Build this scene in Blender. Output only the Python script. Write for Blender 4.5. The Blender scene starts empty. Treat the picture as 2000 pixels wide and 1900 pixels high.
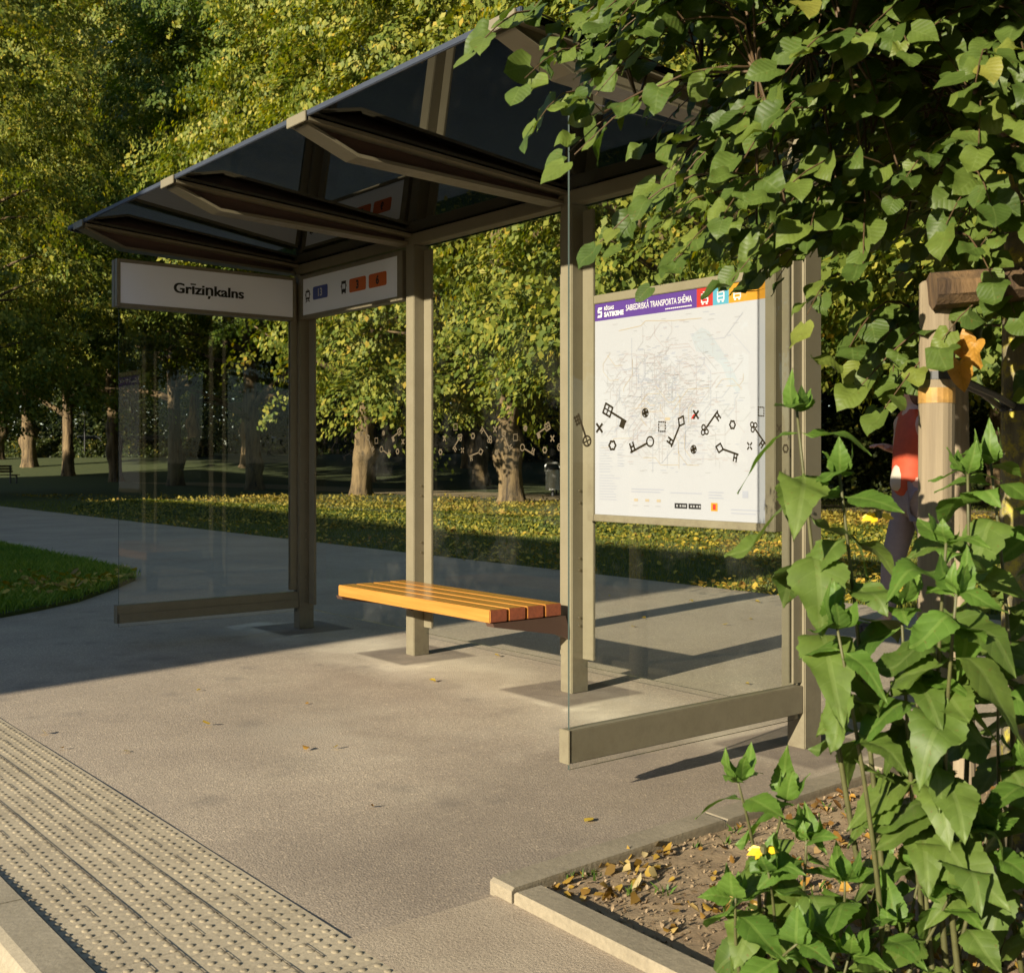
import bpy, math, random
import numpy as np
from mathutils import Vector, Matrix, Quaternion

SC = bpy.context.scene
COL = SC.collection
R = math.radians
RNG = np.random.default_rng(7)
random.seed(7)

# ------------------------------------------------------------------ camera
CAM_H = 1.177
cd = bpy.data.cameras.new('camera')
cam = bpy.data.objects.new('camera', cd)
COL.objects.link(cam)
cam.location = (0, 0, CAM_H)
cam.rotation_euler = (R(90), 0, 0)
cd.sensor_width = 36
cd.lens = 2263.6 / 2000 * 36
cd.shift_y = -0.0265
cd.clip_end = 1200
cd.clip_start = 0.05
cd.dof.use_dof = True
cd.dof.focus_distance = 5.2
cd.dof.aperture_fstop = 9.0
SC.camera = cam

# ------------------------------------------------------------------ sky, sun, exposure
SUN_AZ, SUN_EL = R(41), R(18)          # direction the light travels (from behind the camera, left)
w = bpy.data.worlds.new('World')
SC.world = w
w.use_nodes = True
nt = w.node_tree
bgn = nt.nodes['Background']
sky = nt.nodes.new('ShaderNodeTexSky')
sky.sky_type = 'NISHITA'
sky.sun_disc = False
sky.sun_elevation = SUN_EL
sky.sun_rotation = math.pi + SUN_AZ
sky.air_density = 1.0
sky.dust_density = 0.4
sky.ozone_density = 2.5
nt.links.new(sky.outputs[0], bgn.inputs[0])
bgn.inputs[1].default_value = 0.08
sl = bpy.data.lights.new('sun', 'SUN')
sl.energy = 4.9
sl.angle = R(0.55)
sl.color = (1.0, 0.89, 0.70)
sun = bpy.data.objects.new('sun', sl)
COL.objects.link(sun)
sdir = Vector((math.sin(SUN_AZ) * math.cos(SUN_EL), math.cos(SUN_AZ) * math.cos(SUN_EL), -math.sin(SUN_EL)))
sun.rotation_euler = sdir.to_track_quat('-Z', 'Y').to_euler()
sun.location = (-20, -30, 30)
SC.view_settings.view_transform = 'Standard'
SC.view_settings.look = 'None'
SC.view_settings.exposure = 1.0
SC.view_settings.gamma = 1.0
SC.render.engine = 'CYCLES'
SC.cycles.max_bounces = 10
SC.cycles.transparent_max_bounces = 24
SC.cycles.caustics_reflective = False
SC.cycles.caustics_refractive = False

# ------------------------------------------------------------------ frames: q along the shelter, b towards the road, h up
TH = 0.6724
U = Vector((math.sin(TH), -math.cos(TH), 0))
V = Vector((-math.cos(TH), -math.sin(TH), 0))
A0 = Vector((-1.472, 8.042, 0))
BAY = 1.4236
ROT = math.atan2(U.y, U.x)


def W(q, b, h=0.0):
    return A0 + U * q + V * b + Vector((0, 0, h))


def QB(X, Y):
    d = Vector((X, Y, 0)) - A0
    return d.dot(U), d.dot(V)


# ------------------------------------------------------------------ tagging and linking
def tag(o, label=None, cat=None, group=None, kind=None):
    if label: o['label'] = label
    if cat: o['category'] = cat
    if group: o['group'] = group
    if kind: o['kind'] = kind
    return o


def empty(name, loc, rz=0.0, **k):
    o = bpy.data.objects.new(name, None)
    COL.objects.link(o)
    o.location = loc
    o.rotation_euler = (0, 0, rz)
    o.empty_display_size = 0.2
    return tag(o, **k)


def link(name, me, mats=None, parent=None, smooth=False):
    o = bpy.data.objects.new(name, me)
    COL.objects.link(o)
    if mats is not None:
        for m in (mats if isinstance(mats, (list, tuple)) else [mats]):
            me.materials.append(m)
    if parent is not None:
        o.parent = parent
    if smooth:
        me.polygons.foreach_set('use_smooth', [True] * len(me.polygons))
    return o


def copy_tree(o, parent=None):
    c = o.copy()
    COL.objects.link(c)
    if parent is not None:
        c.parent = parent
    for ch in list(o.children):
        copy_tree(ch, c)
    return c


def np_mesh(name, verts, faces, mat=None, uv=None, smooth=False):
    """verts (N,3), faces (M,k) all the same k"""
    me = bpy.data.meshes.new(name)
    verts = np.asarray(verts, np.float32)
    faces = np.asarray(faces, np.int32)
    n, k = faces.shape
    me.vertices.add(len(verts))
    me.vertices.foreach_set('co', verts.ravel())
    me.loops.add(n * k)
    me.loops.foreach_set('vertex_index', faces.ravel())
    me.polygons.add(n)
    me.polygons.foreach_set('loop_start', np.arange(0, n * k, k, dtype=np.int32))
    if smooth:
        me.polygons.foreach_set('use_smooth', np.ones(n, bool))
    if uv is not None:
        l = me.uv_layers.new(name='UVMap')
        l.data.foreach_set('uv', np.asarray(uv, np.float32)[faces.ravel()].ravel())
    me.update(calc_edges=True)
    return me


class MB:
    """collects shapes; build() links them as one mesh object"""

    def __init__(s, origin=(0, 0, 0)):
        s.v, s.f, s.m = [], [], []
        s.o = Vector(origin)

    def add(s, vs, fs, mi=0):
        n = len(s.v)
        s.v += [tuple(Vector(p) - s.o) for p in vs]
        s.f += [tuple(i + n for i in f) for f in fs]
        s.m += [mi] * len(fs)
        return s

    def box(s, x0, x1, y0, y1, z0, z1, mi=0, bev=0.0):
        x0, x1 = min(x0, x1), max(x0, x1)
        y0, y1 = min(y0, y1), max(y0, y1)
        if bev <= 0:
            vs = [(x, y, z) for z in (z0, z1) for (x, y) in ((x0, y0), (x1, y0), (x1, y1), (x0, y1))]
            return s.add(vs, [(3, 2, 1, 0), (4, 5, 6, 7), (0, 1, 5, 4), (1, 2, 6, 5), (2, 3, 7, 6), (3, 0, 4, 7)], mi)
        import bmesh
        bm = bmesh.new()
        bmesh.ops.create_cube(bm, size=1)
        for v in bm.verts:
            v.co = Vector(((x0 + x1) / 2 + v.co.x * (x1 - x0), (y0 + y1) / 2 + v.co.y * (y1 - y0), (z0 + z1) / 2 + v.co.z * (z1 - z0)))
        bmesh.ops.bevel(bm, geom=list(bm.edges), offset=bev, segments=2, affect='EDGES')
        bm.verts.index_update()
        s.add([v.co.copy() for v in bm.verts], [tuple(v.index for v in f.verts) for f in bm.faces], mi)
        bm.free()
        return s

    def prism(s, poly, axis, a, b, mi=0):
        """poly list of 2D points extruded along axis from a to b. axis 'x': (y,z); 'y': (x,z); 'z': (x,y)"""
        def P(p, t):
            return (t, p[0], p[1]) if axis == 'x' else (p[0], t, p[1]) if axis == 'y' else (p[0], p[1], t)
        n = len(poly)
        vs = [P(p, a) for p in poly] + [P(p, b) for p in poly]
        fs = [tuple(range(n))[::-1], tuple(range(n, 2 * n))] + [(i, (i + 1) % n, n + (i + 1) % n, n + i) for i in range(n)]
        return s.add(vs, fs, mi)

    def tube(s, pts, rad, sides=8, mi=0, jitter=0.0, cap=True):
        pts = [Vector(p) for p in pts]
        if not hasattr(rad, '__len__'): rad = [rad] * len(pts)
        vs, fs = [], []
        prev = None
        for i, p in enumerate(pts):
            t = (pts[min(i + 1, len(pts) - 1)] - pts[max(i - 1, 0)]).normalized()
            ref = prev if prev is not None else (Vector((1, 0, 0)) if abs(t.x) < .8 else Vector((0, 1, 0)))
            a = (ref - t * ref.dot(t)).normalized()
            prev = a
            b = t.cross(a)
            for k in range(sides):
                an = 2 * math.pi * k / sides
                rr = rad[i] * (1 + (random.uniform(-jitter, jitter) if jitter else 0))
                vs.append(p + (a * math.cos(an) + b * math.sin(an)) * rr)
        for i in range(len(pts) - 1):
            for k in range(sides):
                k2 = (k + 1) % sides
                fs.append((i * sides + k, i * sides + k2, (i + 1) * sides + k2, (i + 1) * sides + k))
        if cap:
            fs.append(tuple(range(sides))[::-1])
            fs.append(tuple((len(pts) - 1) * sides + k for k in range(sides)))
        return s.add(vs, fs, mi)

    def build(s, name, mats, parent=None, smooth=False, bevel=0.0):
        me = bpy.data.meshes.new(name)
        me.from_pydata([tuple(p) for p in s.v], [], s.f)
        o = link(name, me, mats, parent, smooth)
        if any(s.m):
            me.polygons.foreach_set('material_index', s.m)
        me.update()
        return o


def vnoise(x, y, seed=0):
    xi, yi = np.floor(x).astype(np.int64), np.floor(y).astype(np.int64)
    fx, fy = x - xi, y - yi
    fx, fy = fx * fx * (3 - 2 * fx), fy * fy * (3 - 2 * fy)

    def h(a, b):
        n = (a * 374761393 + b * 668265263 + seed * 974634557) & 0x7fffffff
        n = ((n ^ (n >> 13)) * 1274126177) & 0x7fffffff
        return ((n ^ (n >> 16)) & 0xffff) / 65535.0
    return (h(xi, yi) * (1 - fx) + h(xi + 1, yi) * fx) * (1 - fy) + (h(xi, yi + 1) * (1 - fx) + h(xi + 1, yi + 1) * fx) * fy


def fbm(x, y, seed=0, octv=4):
    t, a, tot = 0, 1.0, 0
    for i in range(octv):
        t = t + a * vnoise(x * 2 ** i, y * 2 ** i, seed + i)
        tot += a
        a *= .5
    return t / tot


# ------------------------------------------------------------------ materials
class NT:
    def __init__(s, name):
        s.mat = bpy.data.materials.new(name)
        s.mat.use_nodes = True
        s.t = s.mat.node_tree
        s.bsdf = s.t.nodes['Principled BSDF']
        s.out = s.t.nodes['Material Output']

    def n(s, typ, **k):
        nd = s.t.nodes.new(typ)
        for a, b in k.items():
            if a.startswith('i_'):
                key = a[2:]
                nd.inputs[int(key) if key.isdigit() else key.replace('_', ' ')].default_value = b
            else:
                setattr(nd, a, b)
        return nd

    def l(s, a, b):
        s.t.links.new(a, b)

    def noise(s, scale, detail=6, rough=.6, vec=None, dist=0.0):
        nd = s.n('ShaderNodeTexNoise')
        nd.inputs['Scale'].default_value = scale
        nd.inputs['Detail'].default_value = detail
        nd.inputs['Roughness'].default_value = rough
        nd.inputs['Distortion'].default_value = dist
        if vec is None:
            vec = s.coord()
        s.l(vec, nd.inputs['Vector'])
        return nd.outputs['Fac']

    def coord(s, which='Object'):
        if not hasattr(s, 'tc'):
            s.tc = s.n('ShaderNodeTexCoord')
        return s.tc.outputs[which]

    def ramp(s, fac, stops):
        nd = s.n('ShaderNodeValToRGB')
        e = nd.color_ramp.elements
        while len(e) < len(stops): e.new(.5)
        for el, (p, c) in zip(e, stops):
            el.position = p
            el.color = (*c, 1) if len(c) == 3 else c
        s.l(fac, nd.inputs[0])
        return nd.outputs[0]

    def mix(s, fac, a, b, mode='MIX'):
        nd = s.n('ShaderNodeMix', data_type='RGBA', blend_type=mode)
        for sock, val in ((nd.inputs['Factor'], fac), (nd.inputs[6], a), (nd.inputs[7], b)):
            if hasattr(val, 'is_linked'):
                s.l(val, sock)
            else:
                sock.default_value = val if not isinstance(val, tuple) or len(val) == 4 else (*val, 1)
        return nd.outputs[2]

    def math(s, op, a, b=0.0, c=None):
        nd = s.n('ShaderNodeMath', operation=op)
        for i, val in enumerate((a, b) if c is None else (a, b, c)):
            if hasattr(val, 'is_linked'):
                s.l(val, nd.inputs[i])
            else:
                nd.inputs[i].default_value = val
        return nd.outputs[0]

    def bump(s, h, strength=.3, dist=.01):
        nd = s.n('ShaderNodeBump')
        nd.inputs['Strength'].default_value = strength
        nd.inputs['Distance'].default_value = dist
        s.l(h, nd.inputs['Height'])
        s.l(nd.outputs[0], s.bsdf.inputs['Normal'])
        return nd.outputs[0]

    def base(s, col):
        if hasattr(col, 'is_linked'):
            s.l(col, s.bsdf.inputs['Base Color'])
        else:
            s.bsdf.inputs['Base Color'].default_value = (*col, 1)
        return s

    def set(s, **k):
        for a, b in k.items():
            s.bsdf.inputs[a.replace('_', ' ')].default_value = b
        return s


def simple(name, col, rough=.5, metal=0.0, var=.12, scale=20, bump=0.0, spec=.5):
    m = NT(name)
    f = m.noise(scale, 5)
    c1 = tuple(x * (1 - var) for x in col)
    c2 = tuple(min(1, x * (1 + var)) for x in col)
    m.base(m.ramp(f, [(.3, c1), (.7, c2)]))
    m.set(Roughness=rough, Metallic=metal)
    m.bsdf.inputs['Specular IOR Level'].default_value = spec
    if bump:
        m.bump(m.noise(scale * 3, 4), bump, .004)
    return m.mat


def asphalt():
    m = NT('asphalt')
    col = m.n('ShaderNodeVertexColor', layer_name='stain')
    sep = m.n('ShaderNodeSeparateColor')
    m.l(col.outputs[0], sep.inputs[0])
    big = m.noise(.9, 5, .65)
    fine = m.noise(95, 3, .7)
    vor = m.n('ShaderNodeTexVoronoi')
    vor.inputs['Scale'].default_value = 150
    m.l(m.coord(), vor.inputs['Vector'])
    vsep = m.n('ShaderNodeSeparateColor')
    m.l(vor.outputs['Color'], vsep.inputs[0])
    c = m.ramp(big, [(.3, (.315, .26, .195)), (.5, (.375, .312, .232)), (.7, (.425, .36, .265))])
    c = m.mix(.6, c, m.ramp(vsep.outputs[0], [(0, (.35, .33, .31)), (.5, (.5, .49, .48)), (.88, (.58, .56, .53)), (1, (.95, .9, .82))]), 'OVERLAY')
    c = m.mix(.35, c, m.ramp(fine, [(.3, (.25, .25, .25)), (.7, (.75, .75, .75))]), 'OVERLAY')
    med = m.noise(6, 6, .7, dist=.5)
    dust = m.math('MULTIPLY', sep.outputs[0], m.math('ADD', .40, m.math('MULTIPLY', med, 1.1)))
    c = m.mix(dust, c, (.72, .64, .48))
    c = m.mix(m.math('MULTIPLY', sep.outputs[1], m.math('ADD', .35, m.math('MULTIPLY', med, .8))), c, (.135, .105, .080))
    c = m.mix(m.math('MULTIPLY', sep.outputs[2], .9), c, (.075, .072, .07))
    m.base(c)
    m.set(Roughness=.86)
    h = m.math('ADD', m.math('MULTIPLY', vor.outputs['Distance'], 1.0), m.math('MULTIPLY', fine, .8))
    m.bump(h, .32, .004)
    return m.mat


def concrete(name, c1, c2, scale=60, bump=.4):
    m = NT(name)
    f = m.noise(scale, 5, .7)
    g = m.noise(3.5, 5, .6)
    c = m.ramp(g, [(.3, c1), (.7, c2)])
    c = m.mix(.4, c, m.ramp(f, [(.3, (.3, .3, .3)), (.7, (.7, .7, .7))]), 'OVERLAY')
    m.base(c)
    m.set(Roughness=.88)
    m.bump(f, bump, .004)
    return m.mat


def leafmat(name, stops, veins=True, trans=.28, rough=.52, spec=.4, vein_col=None, tcol=None):
    m = NT(name)
    g = m.n('ShaderNodeNewGeometry')
    c = m.ramp(g.outputs['Random Per Island'], stops)
    if veins:
        uv = m.n('ShaderNodeUVMap')
        sp = m.n('ShaderNodeSeparateXYZ')
        m.l(uv.outputs[0], sp.inputs[0])
        ax = m.math('ABSOLUTE', m.math('SUBTRACT', sp.outputs[0], .5))
        lat = m.math('SUBTRACT', sp.outputs[1], m.math('MULTIPLY', ax, .75))
        wv = m.math('ABSOLUTE', m.math('SINE', m.math('MULTIPLY', lat, 19)))
        lv = m.math('LESS_THAN', wv, .10)
        mid = m.math('LESS_THAN', ax, .022)
        v = m.math('MAXIMUM', m.math('MULTIPLY', lv, .55), mid)
        vc = vein_col or (.22, .26, .07)
        c = m.mix(m.math('MULTIPLY', v, .2), c, vc)
        blot = m.noise(35, 4)
        c = m.mix(.3, c, m.ramp(blot, [(.35, (.32, .32, .32)), (.65, (.68, .68, .68))]), 'OVERLAY')
        bn = m.bump(m.math('SUBTRACT', wv, m.math('MULTIPLY', mid, .8)), .16, .004)
    if veins:
        sp_ = m.ramp(m.noise(85, 3, .6), [(.66, (0, 0, 0)), (.70, (1, 1, 1))])
        c = m.mix(m.math('MULTIPLY', sp_, .55), c, (.13, .085, .02))
    else:
        turn = m.ramp(m.noise(.45, 4, .6), [(.40, (0, 0, 0)), (.68, (1, 1, 1))])
        hv = m.n('ShaderNodeHueSaturation')
        hv.inputs['Hue'].default_value = .535
        hv.inputs['Value'].default_value = .72
        m.l(c, hv.inputs['Color'])
        c = m.mix(turn, c, hv.outputs[0])
    m.base(c)
    m.set(Roughness=rough)
    m.bsdf.inputs['Specular IOR Level'].default_value = spec
    tr = m.n('ShaderNodeBsdfTranslucent')
    hs = m.n('ShaderNodeHueSaturation')
    hs.inputs['Saturation'].default_value = 1.15
    hs.inputs['Value'].default_value = 1.5
    m.l(c, hs.inputs['Color'])
    m.l(hs.outputs[0], tr.inputs[0])
    ms = m.n('ShaderNodeMixShader')
    ms.inputs[0].default_value = trans
    m.l(m.bsdf.outputs[0], ms.inputs[1])
    m.l(tr.outputs[0], ms.inputs[2])
    m.l(ms.outputs[0], m.out.inputs[0])
    return m.mat


def glass(name, tint, ior=1.75, dirt=.02):
    m = NT(name)
    m.t.nodes.remove(m.bsdf)
    tr = m.n('ShaderNodeBsdfTransparent')
    tr.inputs[0].default_value = (*tint, 1)
    gl = m.n('ShaderNodeBsdfGlossy')
    gl.inputs['Roughness'].default_value = .012
    gl.inputs[0].default_value = (.95, .97, .96, 1)
    fr = m.n('ShaderNodeFresnel')
    fr.inputs[0].default_value = ior
    g = m.n('ShaderNodeNewGeometry')
    k = m.math('MULTIPLY', fr.outputs[0], m.math('SUBTRACT', 1.0, g.outputs['Backfacing']))
    mx = m.n('ShaderNodeMixShader')
    m.l(k, mx.inputs[0])
    m.l(tr.outputs[0], mx.inputs[1])
    m.l(gl.outputs[0], mx.inputs[2])
    df = m.n('ShaderNodeBsdfDiffuse')
    df.inputs[0].default_value = (.6, .58, .5, 1)
    d = m.math('MULTIPLY', m.ramp(m.noise(2.2, 8, .75), [(.52, (0, 0, 0)), (.8, (1, 1, 1))]), dirt)
    m2 = m.n('ShaderNodeMixShader')
    m.l(d, m2.inputs[0])
    m.l(mx.outputs[0], m2.inputs[1])
    m.l(df.outputs[0], m2.inputs[2])
    m.l(m2.outputs[0], m.out.inputs[0])
    return m.mat


def bark(name, c1, c2, c3=None, vs=1.0):
    m = NT(name)
    mp = m.n('ShaderNodeMapping')
    mp.inputs['Scale'].default_value = (5 * vs, 5 * vs, .8 * vs)
    m.l(m.coord(), mp.inputs[0])
    f = m.noise(1.0, 8, .7, vec=mp.outputs[0], dist=.6)
    c = m.ramp(f, [(.36, c1), (.58, c2)])
    if c3:
        c = m.mix(m.ramp(m.noise(18, 6, .7), [(.48, (0, 0, 0)), (.6, (1, 1, 1))]), c, c3)
    m.base(c)
    m.set(Roughness=.9)
    m.bump(f, 1.0, .05 / vs)
    return m.mat


def timber(name, c1, c2, axis=2, gloss=.55, s=1.0):
    m = NT(name)
    mp = m.n('ShaderNodeMapping')
    sc = [30 * s, 30 * s, 30 * s]
    sc[axis] = 1.3 * s
    mp.inputs['Scale'].default_value = sc
    m.l(m.coord(), mp.inputs[0])
    f = m.noise(1.0, 6, .65, vec=mp.outputs[0], dist=.4)
    m.base(m.ramp(f, [(.3, c1), (.7, c2)]))
    m.set(Roughness=gloss)
    m.bump(f, .25, .004)
    return m.mat


M = {}
M['asphalt'] = asphalt()
M['road'] = concrete('road_asphalt', (.06, .058, .055), (.09, .086, .08), 90)
M['coarse'] = concrete('coarse_asphalt', (.34, .27, .19), (.44, .36, .255), 130, 1.0)
M['tactile'] = concrete('tactile_concrete', (.36, .30, .20), (.47, .395, .265), 80, .35)
M['dome'] = concrete('shaded_dome_concrete', (.24, .20, .13), (.33, .275, .18), 90, .3)  # darker copy of the tactile concrete, dome shade put into the colour
M['groove'] = simple('joint_dirt', (.14, .115, .078), .95, 0, .3, 40)
M['kerb'] = concrete('kerb_concrete', (.28, .24, .165), (.36, .31, .22), 70, .4)
M['edging'] = concrete('edging_concrete', (.21, .178, .12), (.31, .262, .18), 60, .5)
M['soil'] = concrete('soil', (.215, .148, .082), (.35, .258, .15), 45, 1.0)
M['lawn'] = concrete('lawn_soil', (.032, .052, .007), (.068, .084, .012), 14, .8)
M['gravel'] = concrete('gravel', (.22, .17, .09), (.30, .23, .12), 40, .6)
def painted_metal():
    m = NT('bronze_paint')
    sp = m.n('ShaderNodeSeparateXYZ')
    m.l(m.coord(), sp.inputs[0])
    c = m.ramp(m.noise(6, 5, .6), [(.3, (.182, .160, .103)), (.7, (.206, .182, .120))])
    grime = m.ramp(m.noise(22, 7, .75), [(.45, (0, 0, 0)), (.72, (1, 1, 1))])
    low = m.n('ShaderNodeMapRange')
    low.inputs[1].default_value = .45; low.inputs[2].default_value = 0.0
    low.inputs[3].default_value = .12; low.inputs[4].default_value = .75
    m.l(sp.outputs[2], low.inputs[0])
    c = m.mix(m.math('MULTIPLY', grime, low.outputs[0]), c, (.13, .105, .07))
    mp = m.n('ShaderNodeMapping')
    mp.inputs['Scale'].default_value = (60, 60, 2.5)
    m.l(m.coord(), mp.inputs[0])
    streak = m.ramp(m.noise(1.0, 5, .7, vec=mp.outputs[0]), [(.58, (0, 0, 0)), (.75, (1, 1, 1))])
    c = m.mix(m.math('MULTIPLY', streak, .22), c, (.12, .10, .066))
    m.base(c)
    rr = m.ramp(m.noise(14, 4), [(.3, (.34, .34, .34)), (.7, (.52, .52, .52))])
    m.l(rr, m.bsdf.inputs['Roughness'])
    return m.mat


M['frame'] = painted_metal()
M['frame_dark'] = simple('brown_paint', (.095, .052, .036), .5, .1, .08, 8)
M['white'] = simple('sign_white', (.84, .87, .93), .35, 0, .02, 3)
M['black'] = simple('black_print', (.012, .012, .012), .45, 0, .1, 5)
M['blue'] = simple('plate_blue', (.045, .075, .30), .4, 0, .04, 5)
M['orange'] = simple('plate_orange', (.58, .13, .025), .4, 0, .04, 5)
M['key'] = simple('key_print', (.10, .078, .045), .55, 0, .08, 30)
M['paper'] = simple('poster_paper', (.335, .345, .375), .3, 0, .015, 3)
M['purple'] = simple('poster_purple', (.075, .035, .19), .35, 0, .04, 4)
M['red'] = simple('poster_red', (.36, .03, .025), .35, 0, .04, 4)
M['cyan'] = simple('poster_cyan', (.07, .26, .36), .35, 0, .04, 4)
M['yellow'] = simple('poster_yellow', (.45, .21, .02), .35, 0, .04, 4)
M['lake'] = simple('map_water', (.30, .33, .365), .35, 0, .02, 4)
M['ink_grey'] = simple('map_ink_grey', (.285, .288, .305), .35, 0, .03, 4)
M['ink_pink'] = simple('map_ink_pink', (.31, .282, .29), .35, 0, .03, 4)
M['ink_blue'] = simple('map_ink_blue', (.275, .29, .345), .35, 0, .03, 4)
M['ink_gold'] = simple('map_ink_gold', (.34, .285, .20), .35, 0, .03, 4)
M['poster_white'] = simple('print_white', (.55, .55, .55), .35, 0, .02, 4)
M['bench'] = timber('bench_wood', (.36, .155, .03), (.52, .25, .055), 0, .22)
M['bench_end'] = simple('bench_end_grain', (.26, .07, .03), .5, 0, .25, 60)
M['glass'] = glass('pane_glass', (.97, .98, .97), 1.43, .03)
M['glass_edge'] = simple('glass_edge', (.05, .068, .06), .15, 0, .05, 4)
M['roof_glass'] = glass('roof_tinted_glass', (.010, .012, .014), 1.5, .006)
M['roof_trim'] = simple('roof_trim_metal', (.055, .065, .085), .4, .2, .05, 6)
M['bolt'] = simple('bolt_metal', (.30, .27, .2), .3, .8, .05, 6)
M['stake'] = timber('weathered_stake', (.15, .115, .07), (.33, .265, .17), 2, .8, .6)
M['stake_band'] = simple('resin_stain', (.36, .20, .05), .6, 0, .3, 40)
M['beam'] = bark('split_log', (.035, .02, .010), (.17, .10, .042), None, 2.2)
M['strap'] = simple('rubber_strap', (.025, .025, .027), .5)
M['linden_bark'] = bark('young_bark', (.10, .085, .05), (.22, .19, .11), (.42, .36, .05), 5)
M['twig'] = simple('twig_bark', (.09, .055, .025), .6, 0, .2, 30)
M['linden_leaf'] = leafmat('linden_leaf', [(0, (.048, .084, .014)), (.45, (.082, .125, .021)), (.85, (.118, .160, .027)), (.99, (.15, .18, .03)), (1, (.20, .20, .035))], vein_col=(.17, .22, .06))
M['withered'] = leafmat('withered_leaf', [(0, (.36, .17, .03)), (.5, (.45, .24, .035)), (1, (.28, .10, .02))], vein_col=(.2, .09, .02))
M['art_leaf'] = leafmat('sunroot_leaf', [(0, (.062, .105, .018)), (.5, (.09, .145, .025)), (1, (.12, .175, .032))], trans=.3, vein_col=(.24, .30, .10))
M['art_young'] = leafmat('sunroot_young_leaf', [(0, (.075, .15, .024)), (1, (.115, .205, .03))], trans=.36, vein_col=(.3, .4, .1))
M['art_stem'] = simple('sunroot_stem', (.085, .085, .03), .55, 0, .25, 25)
M['petal'] = simple('petal_yellow', (.80, .50, .02), .5, 0, .08, 20)
M['bark'] = bark('old_bark', (.028, .018, .009), (.20, .138, .065), None, 1)
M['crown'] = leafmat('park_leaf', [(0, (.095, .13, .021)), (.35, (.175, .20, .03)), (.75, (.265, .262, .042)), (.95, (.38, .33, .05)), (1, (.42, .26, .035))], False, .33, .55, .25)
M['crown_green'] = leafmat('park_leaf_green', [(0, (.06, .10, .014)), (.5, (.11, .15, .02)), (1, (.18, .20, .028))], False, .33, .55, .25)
M['bush'] = leafmat('shrub_leaf', [(0, (.02, .032, .008)), (.6, (.05, .065, .012)), (.94, (.09, .10, .016)), (1, (.3, .22, .03))], False, .3, .55, .25)
M['hedge'] = leafmat('hedge_leaf', [(0, (.04, .06, .010)), (.35, (.10, .12, .017)), (.7, (.19, .18, .026)), (.9, (.33, .27, .035)), (1, (.42, .30, .035))], False, .3, .55, .25)
M['grass'] = leafmat('grass_blade', [(0, (.13, .21, .028)), (.6, (.24, .34, .045)), (1, (.38, .42, .07))], False, .3, .5, .3)
M['grass_dry'] = leafmat('lawn_blade', [(0, (.10, .13, .016)), (.6, (.18, .19, .025)), (1, (.30, .25, .036))], False, .3, .5, .3)
M['litter'] = leafmat('fallen_leaf', [(0, (.26, .15, .03)), (.4, (.52, .34, .05)), (.8, (.62, .42, .06)), (1, (.30, .13, .03))], False, .2, .6, .3)
M['litter_far'] = leafmat('far_fallen_leaf', [(0, (.16, .13, .03)), (.4, (.30, .23, .045)), (.8, (.42, .31, .06)), (1, (.22, .11, .03))], False, .2, .6, .3)
M['litter_brown'] = leafmat('dry_leaf', [(0, (.12, .055, .02)), (.5, (.32, .15, .03)), (.8, (.48, .26, .05)), (1, (.5, .36, .2))], False, .15, .6, .3)
M['wall'] = concrete('render_wall', (.30, .27, .22), (.38, .34, .28), 12, .2)
M['roofing'] = simple('roof_sheet', (.10, .08, .07), .7)
M['window'] = simple('window_dark', (.02, .025, .03), .1)
M['skin'] = simple('skin', (.52, .30, .22), .5, 0, .06, 14)
M['hair'] = simple('hair', (.10, .045, .025), .5, 0, .3, 60)
M['jacket'] = simple('orange_jacket', (.44, .06, .02), .7, 0, .12, 25)
M['shirt'] = simple('white_shirt', (.46, .40, .32), .8, 0, .05, 25)
M['tights'] = simple('pale_trousers', (.27, .22, .22), .8, 0, .08, 25)
M['shoe'] = simple('shoe', (.05, .045, .045), .6)
M['steel'] = simple('galvanised_steel', (.55, .56, .55), .42, .6, .15, 18)
M['bin_dark'] = simple('bin_inside', (.02, .02, .02), .8)
M['oldwood'] = timber('park_bench_wood', (.18, .12, .06), (.30, .21, .11), 0, .6)
M['iron'] = simple('cast_iron', (.03, .03, .032), .5)
M['globe'] = simple('lamp_globe', (.80, .80, .78), .25)
M['car_silver'] = simple('car_silver', (.45, .47, .5), .25, .6, .03, 4)
M['car_dark'] = simple('car_dark', (.03, .035, .05), .2, .3, .03, 4)
M['tyre'] = simple('tyre', (.02, .02, .02), .8)


# ================================================================== ground
def sheet_qb(name, poly, z, mat, kind='structure', thick=None):
    mb = MB()
    top = [W(q, b, z) for q, b in poly]
    n = len(top)
    a = sum((top[i].x * top[(i + 1) % n].y - top[(i + 1) % n].x * top[i].y) for i in range(n))
    if a < 0: top = top[::-1]
    mb.add(top, [tuple(range(n))])
    if thick:
        lo = [p - Vector((0, 0, thick)) for p in top]
        mb.add(top + lo, [(i, n + i, n + (i + 1) % n, (i + 1) % n) for i in range(n)])
    o = mb.build(name, mat)
    o['kind'] = kind
    return o


def terrain_z(X, Y):
    t = np.clip((Y - 58) / 34, 0, 1)
    return -0.03 + 1.65 * t * t * (3 - 2 * t)


qs = np.concatenate([np.linspace(-320, -40, 29), np.linspace(-36, 36, 73), np.linspace(40, 320, 29)])
bs = np.concatenate([np.linspace(2.95, -40, 64), np.linspace(-42, -100, 40), np.linspace(-106, -420, 40)])
QQ, BB = np.meshgrid(qs, bs, indexing='ij')
XX = A0.x + U.x * QQ + V.x * BB
YY = A0.y + U.y * QQ + V.y * BB
ZZ = terrain_z(XX, YY)


def grid_faces(n, m):
    i, j = np.meshgrid(np.arange(n - 1), np.arange(m - 1), indexing='ij')
    a = (i * m + j).ravel()
    return np.stack([a, a + 1, a + m + 1, a + m], 1)


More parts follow.
